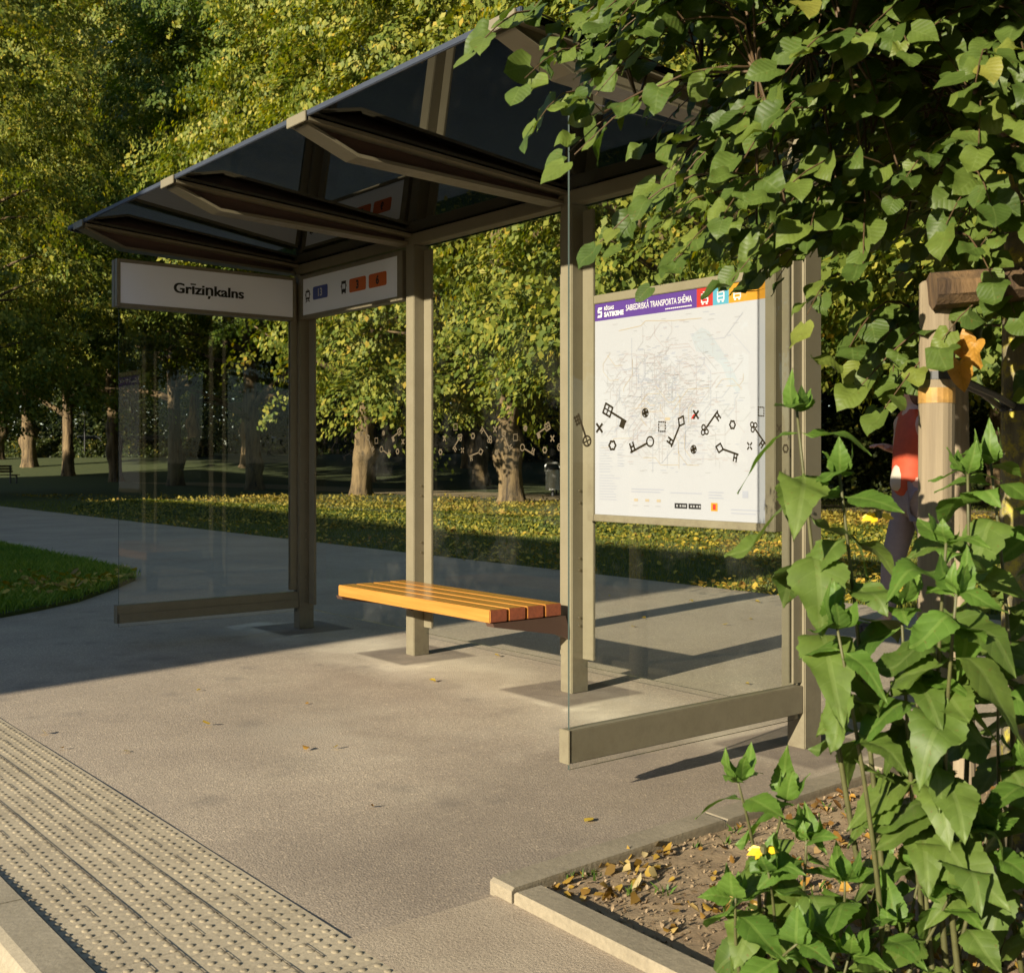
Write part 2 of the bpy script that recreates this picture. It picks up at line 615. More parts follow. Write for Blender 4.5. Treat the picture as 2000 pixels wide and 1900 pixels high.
def fix_up(verts, faces):
    v = verts[faces[0]]
    nz = np.cross(v[1] - v[0], v[2] - v[0])[2]
    return faces if nz > 0 else faces[:, ::-1]


tv = np.stack([XX, YY, ZZ], -1).reshape(-1, 3)
lawn = link('lawn', np_mesh('lawn', tv, fix_up(tv, grid_faces(len(qs), len(bs)))), M['lawn'])
lawn['kind'] = 'structure'

# pavement with albedo stains held in a colour attribute
pq = np.concatenate([np.linspace(-40, -4.2, 36), np.arange(-4, 6.8, .035), np.linspace(6.9, 30, 30)])
pb = np.concatenate([np.arange(2.44, -1.2, -.035), np.linspace(-1.25, -4.22, 40)])
PQ, PB = np.meshgrid(pq, pb, indexing='ij')
pv = np.stack([A0.x + U.x * PQ + V.x * PB, A0.y + U.y * PQ + V.y * PB, np.zeros_like(PQ)], -1).reshape(-1, 3)
edge_wob = .05 * (fbm(pv[:, 0] * .8, pv[:, 1] * .8, 5) - .5)
pv[:, 2] += .006 * (fbm(pv[:, 0] * 1.1, pv[:, 1] * 1.1, 3) - .5)
pme = np_mesh('pavement', pv, fix_up(pv, grid_faces(len(pq), len(pb))), smooth=True)
dust = np.zeros(len(pv)); dark = np.zeros(len(pv)); tar = np.zeros(len(pv))
fq, fb = PQ.ravel(), PB.ravel()
wob = fbm(pv[:, 0] * 2.3, pv[:, 1] * 2.3, 11, 5)
wob2 = fbm(pv[:, 0] * 7, pv[:, 1] * 7, 17, 4)


def smooth_box(q0, q1, b0, b1, s):
    f = np.minimum(np.minimum(fq - q0, q1 - fq), np.minimum(fb - b0, b1 - fb))
    return np.clip(f / s + .5, 0, 1)


for i in range(4):
    qc = i * BAY - .05
    d = np.maximum(np.abs(fq - qc), np.abs(fb + .04))
    inner = np.clip((.275 - d) / .02, 0, 1)
    dark = np.maximum(dark, inner * (1.0 + .3 * wob2))
    ring = np.clip((d - .26) / .03, 0, 1) * np.clip((.42 + .30 * (wob - .5) - d) / .10, 0, 1)
    front = np.clip((fb + .15) / .25, 0, 1)
    dust = np.maximum(dust, ring * (.15 + .95 * front) * np.clip(.35 + 2.6 * (wob2 - .40), 0, 1.2))
along = smooth_box(-.3, 4.5, -.25, .44, .3)
dust = np.maximum(dust, along * np.clip(.40 + 1.6 * (wob - .38), 0, 1) * .8)
fr = smooth_box(2.6, 4.7, .2, 1.55, .5)
dust = np.maximum(dust, fr * np.clip(1.6 * (wob - .42), 0, 1) * .75)
bedside = smooth_box(3.3, 4.9, .1, 2.4, .5) * np.clip((fq - 3.3 - .28 * (fb - .2) - .5 * (wob - .5)) / .35, 0, 1)
dark = np.maximum(dark, bedside * .55)
dust = dust * (1 - .8 * bedside)
trod = smooth_box(.9, 3.0, .25, .62, .2) * np.clip(3 * (wob2 - .5), 0, 1)
dark = np.maximum(dark, trod * .6)
rain = np.exp(-((fb - 1.15 - .15 * (wob - .5)) / .25) ** 2) * smooth_box(-2, 4.6, .5, 2, .3)
dark = np.maximum(dark, .30 * rain * np.clip(2.2 * (wob2 - .35), 0, 1))
dark = np.maximum(dark, np.clip((fb - .25) / .5, 0, 1) * np.clip((2.0 - fb) / .3, 0, 1) * np.clip(2.4 * (wob - .52), 0, 1) * .55)
for (sx, sy, r) in ((-.95, 4.45, .22), (-.35, 3.35, .16), (.15, 3.3, .35), (.30, 3.55, .25), (-2.2, 6.7, .5), (-1.4, 7.4, .45)):
    d = np.hypot(pv[:, 0] - sx, pv[:, 1] - sy)
    tar = np.maximum(tar, np.clip(1 - d / r, 0, 1) * np.clip(1.8 * (wob2 - .3), 0, 1) * .5)
for _ in range(60):
    q_, b_ = RNG.uniform(-3, 4.6), RNG.uniform(.3, 2.3)
    p_ = W(q_, b_)
    d = np.hypot(pv[:, 0] - p_.x, (pv[:, 1] - p_.y))
    tar = np.maximum(tar, np.clip(1.3 - d / RNG.uniform(.035, .07), 0, 1) * .3)
ca = pme.color_attributes.new('stain', 'FLOAT_COLOR', 'POINT')
ca.data.foreach_set('color', np.stack([np.clip(dust, 0, 1), np.clip(dark, 0, 1), np.clip(tar, 0, 1), np.ones_like(dust)], 1).astype(np.float32).ravel())
pave = link('pavement', pme, M['asphalt'])
pave['kind'] = 'structure'

sheet_qb('side_pavement', [(4.74, 1.94), (14, 1.94), (14, 2.41), (4.74, 2.41)], .005, M['coarse'])
sheet_qb('tactile_pavement', [(-40, 2.40), (30, 2.40), (30, 2.955), (-40, 2.955)], .004, M['tactile'])

# domes and joints of the tactile paving: surface pattern, one object of the setting
dome_v, dome_f = [], []
pit = .0413
nq = int(9.4 / pit)
rings = [(1.0, 0), (.86, .55), (.5, .92)]
sides = 8
for i in range(nq):
    for j in range(13):
        q = -2.4 + i * pit + (.0 if True else 0)
        b = 2.425 + j * .0425
        c = W(q + RNG.uniform(-.0015, .0015), b + RNG.uniform(-.0015, .0015), .0035)
        r0, hh = .0105, .0042 * RNG.uniform(.75, 1.1)
        n0 = len(dome_v)
        for (rr, z) in rings:
            for k in range(sides):
                a = 2 * math.pi * k / sides
                dome_v.append((c.x + r0 * rr * math.cos(a), c.y + r0 * rr * math.sin(a), c.z + hh * z))
        dome_v.append((c.x, c.y, c.z + hh))
        dome_f.append((n0, len(dome_v) - 1))
vsd = dome_v
mb = MB()
fs = []
for n0, top in dome_f:
    for r_ in range(2):
        for k in range(sides):
            k2 = (k + 1) % sides
            fs.append((n0 + r_ * sides + k, n0 + r_ * sides + k2, n0 + (r_ + 1) * sides + k2, n0 + (r_ + 1) * sides + k))
    for k in range(sides):
        fs.append((n0 + 2 * sides + k, n0 + 2 * sides + (k + 1) % sides, top))
dme = bpy.data.meshes.new('tactile_domes')
dme.from_pydata(vsd, [], fs)
dm = link('tactile_domes', dme, M['dome'], smooth=True)
dm['kind'] = 'structure'
jb = MB()


def joint(q0, q1, b0, b1, z=.0072):
    jb.add([W(q0, b0, z), W(q1, b0, z), W(q1, b1, z), W(q0, b1, z)][::-1], [(0, 1, 2, 3)])


for jbz in (2.5895, 2.7595):
    q = -2.5
    while q < 7:
        L = RNG.uniform(.16, .2)
        wj = RNG.uniform(.0014, .0026)
        joint(q, q + L + .01, jbz - wj + RNG.uniform(-.0012, .0012), jbz + wj)
        q += L
for row, (jbz, off) in enumerate(((2.504, 0), (2.674, .1), (2.845, .03))):
    q = -2.5 + off
    while q < 7:
        joint(q, q + .095, jbz - .0016, jbz + .0016)
        q += .2
for (b0, b1, off) in ((2.40, 2.5895, 0), (2.5895, 2.7595, .1), (2.7595, 2.955, .05)):
    q = -2.5 + off
    while q < 7:
        joint(q, q + .0010, b0, b1, .0068)
        q += .2
q = -2.5
while q < 7:
    joint(q, q + .3, 2.9515, 2.9565 + RNG.uniform(-.001, .001), .0070)
    q += .29
jo = jb.build('paving_joints', M['groove'])
jo['kind'] = 'structure'

# kerb, stones one metre long, and the road below it
kb = MB()
prof = [(2.957, -.2), (2.957, .012), (2.960, .014), (3.055, .014), (3.078, .006), (3.09, -.015), (3.095, -.2)]
q = -20.0
while q < 16:
    a, e = q + .004, q + .996
    vs = [W(a, b, z) for b, z in prof] + [W(e, b, z) for b, z in prof]
    n = len(prof)
    kb.add(vs, [(i, i + 1, n + i + 1, n + i) for i in range(n - 1)] + [tuple(range(n))[::-1], tuple(range(n, 2 * n))])
    q += 1
ko = kb.build('kerb', M['kerb'])
ko['kind'] = 'structure'
sheet_qb('road', [(-200, 3.0), (200, 3.0), (200, 11.5), (-200, 11.5)], -.13, M['road'])
sheet_qb('ground', [(-200, 11.4), (200, 11.4), (200, 160), (-200, 160)], -.06, M['lawn'])
sheet_qb('gravel_path', [(-70, -17.6), (30, -17.6), (30, -21.5), (-70, -21.5)], -.012, M['gravel'])

# planting bed: edging stones and soil
BQ0, BQ1, BB0, BB1 = 4.655, 7.2, -.75, 1.985
eb = MB()


def edge_stones(p0, p1, wdt, inward):
    p0, p1 = Vector(p0), Vector(p1)
    d = (p1 - p0)
    L = d.length
    d /= L
    nrm = Vector(inward)
    n = max(1, round(L / .8))
    for i in range(n):
        a, e = p0 + d * (L * i / n + .002), p0 + d * (L * (i + 1) / n - .002)
        zt = .042 + RNG.uniform(-.003, .003)
        c = [a, e, e + nrm * wdt, a + nrm * wdt]
        ins = [(.0, 0), (.006, .006)]
        lo = [W(p.x, p.y, -.05) for p in c]
        mid = [W(p.x, p.y, zt - .008) for p in c]
        cc = sum(c, Vector((0, 0))) / 4
        top = [W(*(p + (cc - p).normalized() * .011), zt) for p in c]
        eb.add(lo + mid + top, [(0, 1, 5, 4), (1, 2, 6, 5), (2, 3, 7, 6), (3, 0, 4, 7), (4, 5, 9, 8), (5, 6, 10, 9), (6, 7, 11, 10), (7, 4, 8, 11), (8, 9, 10, 11)])


edge_stones((BQ0 + .06, BB1 - .035), (BQ0 - .07, BB0), .1, (1, .05))
edge_stones((BQ0 + .165, BB1 - .035), (BQ1, BB1 + .05), .085, (0, -1))
edge_stones((BQ0 + .102, BB0), (BQ1, BB0), .085, (0, 1))
import bmesh
eo = eb.build('bed_edging', M['edging'])
bm = bmesh.new(); bm.from_mesh(eo.data); bmesh.ops.recalc_face_normals(bm, faces=bm.faces); bm.to_mesh(eo.data); bm.free()
tag(eo, 'low concrete edging stones round the planted soil bed', 'kerb edging')

sq, sb = np.arange(BQ0 + .09, BQ1, .018), np.arange(BB1 - .07, BB0 + .06, -.018)
SQ, SB = np.meshgrid(sq, sb, indexing='ij')
sv = np.stack([A0.x + U.x * SQ + V.x * SB, A0.y + U.y * SQ + V.y * SB, 0 * SQ], -1).reshape(-1, 3)
sv[:, 2] = .005 + .011 * fbm(sv[:, 0] * 5, sv[:, 1] * 5, 21, 3) ** 1.3 + .009 * fbm(sv[:, 0] * 26, sv[:, 1] * 26, 23, 3)
so = link('soil', np_mesh('soil', sv, fix_up(sv, grid_faces(len(sq), len(sb))), smooth=True), M['soil'])
so['kind'] = 'structure'


def soil_z(x, y):
    x, y = np.asarray(x, float), np.asarray(y, float)
    return .005 + .011 * fbm(x * 5, y * 5, 21, 3) ** 1.3 + .009 * fbm(x * 26, y * 26, 23, 3)


# grass island between the two arms of the path
gp = [(-45, -.43), (-6, -.44), (-4.3, -.42), (-3.9, -.3), (-3.3, .1), (-2.47, .72), (-2.1, 1.15), (-1.85, 1.52), (-1.75, 1.9), (-1.9, 2.15), (-2.6, 2.25), (-45, 2.25)]
sheet_qb('grass_island', gp, .03, M['lawn'], thick=.06)


def in_poly(x, y, poly):
    inside = np.zeros(len(x), bool)
    n = len(poly)
    for i in range(n):
        x1, y1 = poly[i]
        x2, y2 = poly[(i + 1) % n]
        cnd = ((y1 > y) != (y2 > y)) & (x < (x2 - x1) * (y - y1) / ((y2 - y1) + 1e-12) + x1)
        inside ^= cnd
    return inside


def blades(name, P, h, wd, mat, lean=.5):
    n = len(P)
    az = RNG.uniform(0, 2 * np.pi, n)
    hh = h * RNG.uniform(.5, 1.25, n)
    le = lean * RNG.uniform(.1, 1, n) * hh
    d = np.stack([np.cos(az), np.sin(az), 0 * az], 1)
    s = np.stack([-np.sin(az), np.cos(az), 0 * az], 1) * (wd * RNG.uniform(.6, 1.2, n))[:, None]
    up = np.array([0, 0, 1.0])
    v = np.stack([P - s, P + s, P + d * (le * .35)[:, None] + up * (hh * .6)[:, None] + s * .6, P + d * le[:, None] + up * hh[:, None]], 1)
    f = np.arange(4 * n).reshape(n, 4)[:, [0, 1, 2, 3]]
    o = link(name, np_mesh(name, v.reshape(-1, 3), f), mat)
    return o


def qb_world(q, b, z=0.0):
    return np.stack([A0.x + U.x * q + V.x * b, A0.y + U.y * q + V.y * b, np.broadcast_to(z, np.shape(q)).astype(float)], 1)


q_ = RNG.uniform(-14, -1.7, 120000) ; b_ = RNG.uniform(-.45, 2.26, 120000)
k = in_poly(q_, b_, gp)
P = qb_world(q_[k], b_[k], .028)
k2 = (P[:, 0] / P[:, 1] > -.52)
P = P[k2]
P[:, :2] += RNG.normal(0, .035, (len(P), 2)) * (RNG.random((len(P), 1)) < .5)
g1 = blades('grass', P, .075, .0035, M['grass'], .8)
tag(g1, kind='stuff')

# lawn blades beyond the path
n = 150000
Y_ = 9 + 24 * RNG.random(n) ** 1.3
X_ = RNG.uniform(-.5, .55, n) * Y_
q_ = (X_ - A0.x) * U.x + (Y_ - A0.y) * U.y
b_ = (X_ - A0.x) * V.x + (Y_ - A0.y) * V.y
k = b_ < -4.26
P = np.stack([X_[k], Y_[k], np.full(k.sum(), -.035)], 1)
g2 = blades('lawn_grass', P, .06, .005, M['grass_dry'])
tag(g2, kind='stuff')


# fallen leaf shape: five-sided curled leaf
def scatter_leaves(name, P, size, mat, curl=.35, tilt=.35):
    n = len(P)
    s = size * RNG.uniform(.6, 1.25, n)
    az = RNG.uniform(0, 2 * np.pi, n)
    base = np.array([[0, -.55, 0], [.42, -.25, 0], [.40, .2, 0], [0, .62, 0], [-.40, .2, 0], [-.42, -.25, 0]])
    L = np.repeat(base[None], n, 0) * s[:, None, None]
    L[:, :, 2] = (np.abs(L[:, :, 0]) * RNG.uniform(-.2, 1, n)[:, None] + L[:, :, 1] ** 2 / s[:, None] * RNG.uniform(-.3, 1.0, n)[:, None]) * curl * 2
    t1, t2 = RNG.normal(0, tilt, n), RNG.normal(0, tilt, n)
    L[:, :, 2] += L[:, :, 0] * t1[:, None] + L[:, :, 1] * t2[:, None]
    L[:, :, 2] -= L[:, :, 2].min(1, keepdims=True)
    c, si = np.cos(az)[:, None], np.sin(az)[:, None]
    x = L[:, :, 0] * c - L[:, :, 1] * si
    y = L[:, :, 0] * si + L[:, :, 1] * c
    v = np.stack([x, y, L[:, :, 2]], -1) + P[:, None, :]
    i0 = (np.arange(n) * 6)[:, None]
    f = np.concatenate([i0 + np.array([0, 1, 2, 3]), i0 + np.array([0, 3, 4, 5])], 0)
    return link(name, np_mesh(name, v.reshape(-1, 3), f), mat)


n = 42000
Y_ = 9.5 + 16 * RNG.random(n)
X_ = RNG.uniform(-.5, .6, n) * Y_
b_ = (X_ - A0.x) * V.x + (Y_ - A0.y) * V.y
dens = fbm(X_ * .6, Y_ * .6, 41, 3)
k = (b_ < -4.1) & (RNG.random(n) < np.clip((dens - .3) * 2.4, .04, 1) * np.where(X_ > 1.2, 1.0, .55))
P = np.stack([X_[k], Y_[k], .0 + .03 * RNG.random(k.sum())], 1)
tag(scatter_leaves('leaf_litter', P, .046, M['litter']), kind='stuff')
n = 46000
Y_ = 18 + 20 * RNG.random(n)
X_ = RNG.uniform(-.46, .5, n) * Y_
dens = fbm(X_ * .3, Y_ * .3, 43, 3)
b_ = (X_ - A0.x) * V.x + (Y_ - A0.y) * V.y
k = (RNG.random(n) < np.clip((dens - .25) * 2.5, .1, 1)) & (b_ > -17.9 + RNG.normal(0, .3, n)) & (b_ < -7)
P = np.stack([X_[k], Y_[k], terrain_z(X_[k], Y_[k]) + .03], 1)
tag(scatter_leaves('far_leaf_litter', P, .062, M['litter_far'], .5, .5), kind='stuff')
# brown leaves on the soil and by the grass tip
n = 3600
q_ = RNG.uniform(BQ0 + .12, BQ1 - .2, n); b_ = BB1 - .09 - 2.3 * RNG.random(n) ** 1.2
P = qb_world(q_, b_)
P[:, 2] = soil_z(P[:, 0], P[:, 1]) + .002
dens = fbm(P[:, 0] * 3, P[:, 1] * 3, 51, 3) + .35 * np.clip((q_ - 5.2), 0, 1)
k = RNG.random(n) < np.clip((dens - .35) * 2.2, .03, 1)
tag(scatter_leaves('bed_leaf_litter', P[k], .025, M['litter_brown'], .7, .5), kind='stuff')
n = 1400
q_ = RNG.uniform(-6, -1.8, n); b_ = RNG.uniform(-.4, 1.6, n)
k = in_poly(q_, b_, gp) & (np.hypot(q_ + 3.2, b_ - .2) < RNG.uniform(.1, 1.5, n))
P = qb_world(q_[k], b_[k], .06)
P[:, 2] += RNG.uniform(0, .03, len(P))
tag(scatter_leaves('island_leaf_litter', P, .06, M['litter']), kind='stuff')
# little weeds in the soil
n = 420
q_ = RNG.uniform(BQ0 + .12, BQ0 + 1.7, n); b_ = RNG.uniform(.1, BB1 - .1, n)
P = qb_world(q_, b_)
dens = fbm(P[:, 0] * 4, P[:, 1] * 4, 61, 2)
k = dens > .55
P = P[k]
P[:, 2] = soil_z(P[:, 0], P[:, 1])
P = np.repeat(P[::2], 5, 0)
P[:, :2] += RNG.normal(0, .012, (len(P), 2))
tag(blades('weeds', P, .028, .004, M['art_young'], 1.0), kind='stuff')
# crumbs of stone on pavement and soil
n = 5000
q_ = RNG.uniform(BQ0 + .12, BQ0 + 1.6, n); b_ = RNG.uniform(0, BB1 - .1, n)
P = qb_world(q_, b_); P[:, 2] = soil_z(P[:, 0], P[:, 1])
tag(scatter_leaves('soil_crumbs', P, .008, M['soil'], 1.2, .5), kind='stuff')

# ================================================================== bus shelter
SH = empty('bus_shelter', A0, ROT, label='bronze framed glass bus shelter with dark tinted roof on the pavement', cat='bus shelter')
# local axes of the shelter: x = q, y = -b, z = h
PW, PD, PH = .09, .11, 2.46
posts = []
for i in range(4):
    q1 = i * BAY
    mb = MB().box(q1 - PW, q1, 0, PD, 0.0, PH, bev=.004)
    p = mb.build('post', M['frame'], SH)
    posts.append(p)
    for s in ((q1 + .002, q1 + .082), (q1 - PW - .082, q1 - PW - .002)):
        if (i == 3 and s[0] > q1) or (i == 0 and s[1] < q1 - PW): continue
        st = MB().box(s[0], s[1], .068, .084, .17, PH - .03, bev=.002).build('glazing_strip', M['frame'], p)
    bb = MB()
    for hz in (.34, .38, .62, .68, .96, 1.02):
        MB().tube([(q1 - .001, PD * .42, hz), (q1 + .005, PD * .42, hz)], .0065, 8).build('bolt', M['bolt'], p)
MB().box(-PW - .05, 3 * BAY + .05, .005, .085, PH + .002, PH + .07, bev=.004).build('back_beam', M['frame'], SH)

# roof: tinted sheet rising slightly towards the road
RZ = lambda b: 2.535 + .0725 * b
rq0, rq1 = -.33, 3 * BAY - .025
rb0, rb1 = -.28, 1.455
T = .018
rf = MB().add([(rq0, -rb0, RZ(rb0)), (rq1, -rb0, RZ(rb0)), (rq1, -rb1, RZ(rb1)), (rq0, -rb1, RZ(rb1)),
               (rq0, -rb0, RZ(rb0) + T), (rq1, -rb0, RZ(rb0) + T), (rq1, -rb1, RZ(rb1) + T), (rq0, -rb1, RZ(rb1) + T)],
              [(0, 1, 2, 3), (7, 6, 5, 4), (4, 5, 1, 0), (1, 5, 6, 2), (2, 6, 7, 3), (3, 7, 4, 0)])
roof = rf.build('roof', M['roof_glass'], SH)
bm = bmesh.new(); bm.from_mesh(roof.data); bmesh.ops.recalc_face_normals(bm, faces=bm.faces); bm.to_mesh(roof.data); bm.free()
tr = MB()
tr.box(rq0 - .012, rq1 + .012, -rb1 - .016, -rb1 - .002, RZ(rb1) - .003, RZ(rb1) + T + .004, bev=.003)
tr.add([(rq0 - .014, -rb0, RZ(rb0) - .008), (rq0 - .002, -rb0, RZ(rb0) - .008), (rq0 - .002, -rb1, RZ(rb1) - .008), (rq0 - .014, -rb1, RZ(rb1) - .008),
        (rq0 - .014, -rb0, RZ(rb0) + T + .01), (rq0 - .002, -rb0, RZ(rb0) + T + .01), (rq0 - .002, -rb1, RZ(rb1) + T + .01), (rq0 - .014, -rb1, RZ(rb1) + T + .01)],
       [(0, 3, 2, 1), (4, 5, 6, 7), (0, 1, 5, 4), (1, 2, 6, 5), (2, 3, 7, 6), (3, 0, 4, 7)])
tr.build('roof_edge', M['roof_trim'], roof)
# cantilever arms: web between a wide top flange and a narrower bottom flange with a knee
for i in range(4):
    qc = i * BAY - .12
    arm = MB()
    top = lambda b: RZ(b) - .004
    prof = [(0.0, top(0) - .062), (1.20, top(1.2) - .108), (1.455, top(1.455) - .028)]
    # web
    web = [(-b, z + .006) for b, z in prof] + [(-1.455, top(1.455) - .006), (0, top(0) - .006)]
    arm.prism(web, 'x', qc - .012, qc + .012, 1)
    # flanges

    def strip(pts, t, hw, mi=0):
        for (b0, z0), (b1, z1) in zip(pts[:-1], pts[1:]):
            arm.add([(x, -b, z) for (b, z) in ((b0, z0), (b1, z1)) for x in (qc - hw, qc + hw)] + [(x, -b, z + t) for (b, z) in ((b0, z0), (b1, z1)) for x in (qc - hw, qc + hw)],
                    [(0, 2, 3, 1), (4, 5, 7, 6), (0, 1, 5, 4), (2, 6, 7, 3), (0, 4, 6, 2), (1, 3, 7, 5)], mi)
    strip(prof, .016, .056)
    strip([(-.05, top(-.05) - .016), (1.462, top(1.462) - .016)], .016, .085)
    if i == 3:
        arm.prism([(-b, z + .008) for b, z in prof] + [(-1.455, top(1.455) - .008), (0, top(0) - .008)], 'x', qc + .05, qc + .056)
    a = arm.build('roof_arm', [M['frame'], M['frame_dark']], SH)
    cl = MB().box(qc - .085, qc + .085, -1.480, -1.472, top(1.47) - .022, top(1.47) + .022, bev=.002).build('end_clamp', M['frame'], a)


# ---- printed key motifs (bronze film on the glass), in pattern coordinates (t, h)
KEYS = [('K', 'hash', (0.043, 1.332), (0.083, 1.24), 'wheel'), ('X', (0.141, 1.286)), ('K', 'flag', (0.269, 1.311), (0.181, 1.349), 'window'),
        ('W', (0.365, 1.344)), ('F', (0.203, 1.226)), ('K', 'H', (0.293, 1.202), (0.39, 1.241), 'ring'), ('D', (0.451, 1.296)),
        ('K', 'H', (0.5, 1.224), (0.553, 1.318), 'diamond'), ('X', (0.632, 1.344)), ('K', 'H', (0.753, 1.36), (0.678, 1.285), 'clover'),
        ('F', (0.838, 1.31)), ('W', (0.619, 1.214)), ('K', 'H', (0.871, 1.195), (0.764, 1.22), 'diamond'), ('S', (0.939, 1.229)),
        ('K', 'H', (1.033, 1.239), (0.961, 1.306), 'clover'), ('D', (1.008, 1.365)), ('X', (1.12, 1.3)), ('F', (1.16, 1.22))]


class Print2D:
    def __init__(s):
        s.q = []

    def seg(s, a, b, w=.006):
        w *= 1.3
        a, b = Vector(a), Vector(b)
        d = (b - a).normalized()
        n = Vector((-d.y, d.x)) * w / 2
        e = d * w * .25
        s.q.append([a - e + n, a - e - n, b + e - n, b + e + n])

    def ring(s, c, r, w=.006, k=14, wob=0.0, lobes=0):
        w *= 1.25
        c = Vector(c)
        def rr(a): return r * (1 + wob * math.cos(lobes * a))
        for i in range(k):
            a, b = 2 * math.pi * i / k, 2 * math.pi * (i + 1) / k
            p = []
            for (t, o) in ((a, w / 2), (a, -w / 2), (b, -w / 2), (b, w / 2)):
                p.append(c + Vector((math.cos(t), math.sin(t))) * (rr(t) + o))
            s.q.append(p)

    def fill(s, pts):
        s.q.append([Vector(p) for p in pts])


def key_print():
    out = []
    for kx in KEYS:
        P = Print2D()
        out.append(P)
        if kx[0] == 'K':
            _, bit, pb_, ph_, head = kx
            pb_, ph_ = Vector(pb_), Vector(ph_)
            d = (ph_ - pb_).normalized()
            n = Vector((-d.y, d.x))
            hr = .0155
            P.seg(pb_, ph_ - d * hr, .0062)
            if head in ('ring', 'wheel'):
                P.ring(ph_, hr + .002, .005, 16)
                if head == 'wheel':
                    P.seg(ph_ - n * hr, ph_ + n * hr, .004); P.seg(ph_ - d * hr, ph_ + d * hr, .004)
            elif head == 'clover':
                for o in (d * .010, n * .012 - d * .006, -n * .012 - d * .006):
                    P.ring(ph_ + o, .0095, .0048, 10)
            else:
                a = hr * 1.15
                if head == 'diamond':
                    pts = [ph_ + d * a * 1.2, ph_ + n * a, ph_ - d * a * 1.2, ph_ - n * a]
                else:
                    pts = [ph_ + (d + n) * a, ph_ + (d - n) * a, ph_ - (d + n) * a, ph_ - (d - n) * a]
                for i in range(4): P.seg(pts[i], pts[(i + 1) % 4], .0055)
                if head == 'window':
                    P.seg(ph_ - d * a, ph_ + d * a, .004); P.seg(ph_ - n * a, ph_ + n * a, .004)
            if bit == 'flag':
                c = pb_ + d * .012
                P.fill([c + n * .002 - d * .012, c + n * .03 - d * .012, c + n * .03 + d * .012, c + n * .002 + d * .012])
            elif bit == 'hash':
                for o in (.006, .018, .030):
                    P.seg(pb_ + d * o, pb_ + d * o - n * .024, .0045)
                P.seg(pb_ - n * .010 + d * .002, pb_ - n * .010 + d * .034, .004); P.seg(pb_ - n * .020 + d * .002, pb_ - n * .020 + d * .034, .004)
            else:
                for o in (.006, .022):
                    P.seg(pb_ + d * o, pb_ + d * o + n * .030, .0055)
                P.seg(pb_ + d * .006 + n * .016, pb_ + d * .022 + n * .016, .0055)
        else:
            c = Vector(kx[1])
            if kx[0] == 'X':
                P.seg(c + Vector((-.013, -.014)), c + Vector((.013, .014)), .0065); P.seg(c + Vector((-.013, .014)), c + Vector((.013, -.014)), .0065)
            elif kx[0] == 'S':
                for a in (45, 135, 225, 315):
                    v = Vector((math.cos(R(a)), math.sin(R(a))))
                    P.seg(c + v * .006, c + v * .018, .0055)
            elif kx[0] == 'W':
                P.ring(c, .0150, .0035, 14)
                for a in (0, 90):
                    v = Vector((math.cos(R(a + 20)), math.sin(R(a + 20)))) * .0135
                    P.seg(c - v, c + v, .0085)
            elif kx[0] == 'F':
                P.ring(c, .0145, .0065, 24, .12, 6)
            elif kx[0] == 'D':
                a = .017
                for sx, sy in ((1, 0), (-1, 0), (0, 1), (0, -1)):
                    for o in (-.6, .05, .7):
                        m_ = Vector((sx * a, sy * a)) + Vector((-sy, sx)) * (o * a)
                        P.seg(c + m_, c + m_ + Vector((-sy, sx)) * .006, .004)
    return [p.q for p in out]


KQ = key_print()


def keys_mesh(place, parent):
    """place(t,h,eps) -> local xyz; thin double film with real thickness 0.6 mm"""
    for motif in KQ:
        mb = MB()
        for quad in motif:
            n = len(quad)
            fa = [place(p.x, p.y, 0.0) for p in quad]
            fb_ = [place(p.x, p.y, .0006) for p in quad]
            mb.add(fa + fb_, [tuple(range(n)), tuple(range(n, 2 * n))[::-1]])
        mb.build('key_print', M['key'], parent)


def pane(x0, x1, y0, y1, z0, z1):
    o = MB().box(x0, x1, y0, y1, z0, z1).build('glass_pane', [M['glass'], M['glass_edge']], SH)
    ax = 0 if (x1 - x0) < (y1 - y0) else 1
    mi = [0 if abs(p.normal[ax]) > .5 else 1 for p in o.data.polygons]
    o.data.polygons.foreach_set('material_index', mi)
    return o


for i in range(3):
    q0, q1 = i * BAY - .03, (i + 1) * BAY - PW + .03
    g = pane(q0 + .012, q1 - .012, .0855, .0935, .13, PH - .01)
    if i < 2:
        keys_mesh(lambda t, h, e, q1=q1: (q1 - .05 - t, .0855 - .0004 - e, h), g)
# side panels
for (qc, lab) in ((3 * BAY - .031, 'R'), (-.05, 'L')):
    g = pane(qc - .004, qc + .004, -1.247, -.002, .12, 2.41)
    if lab == 'R':
        keys_mesh(lambda t, h, e, qc=qc: (qc + .0044 + e, -(1.25 - t), h), g)
    q0, q1 = (3 * BAY - .056, 3 * BAY - .008) if lab == 'R' else (-.078, -.02)
    rl = MB()
    rl.box(q0, q1, -1.262, -.001, .146, .258, bev=.003)
    r_ = rl.build('bottom_rail', M['frame'], SH)
    if lab == 'L':
        MB().box(q1 + .0005, q1 + .012, -1.258, -.004, .148, .205, bev=.002).build('rail_ledge', M['frame'], r_)
    else:
        MB().box(q0 - .012, q0 - .0005, -1.258, -.004, .148, .205, bev=.002).build('rail_ledge', M['frame'], r_)
    MB().box(q0 - .002, q1 + .002, -1.268, -1.2622, .144, .26, bev=.002).build('end_cap', M['frame'], r_)
    # clamp strips at the post
    MB().box(qc + .0055, qc + .016, -.055, -.0015, .27, PH - .06, bev=.002).build('glazing_strip', M['frame'], SH)
    MB().box(qc - .016, qc - .0055, -.055, -.0015, .27, PH - .06, bev=.002).build('glazing_strip', M['frame'], SH)

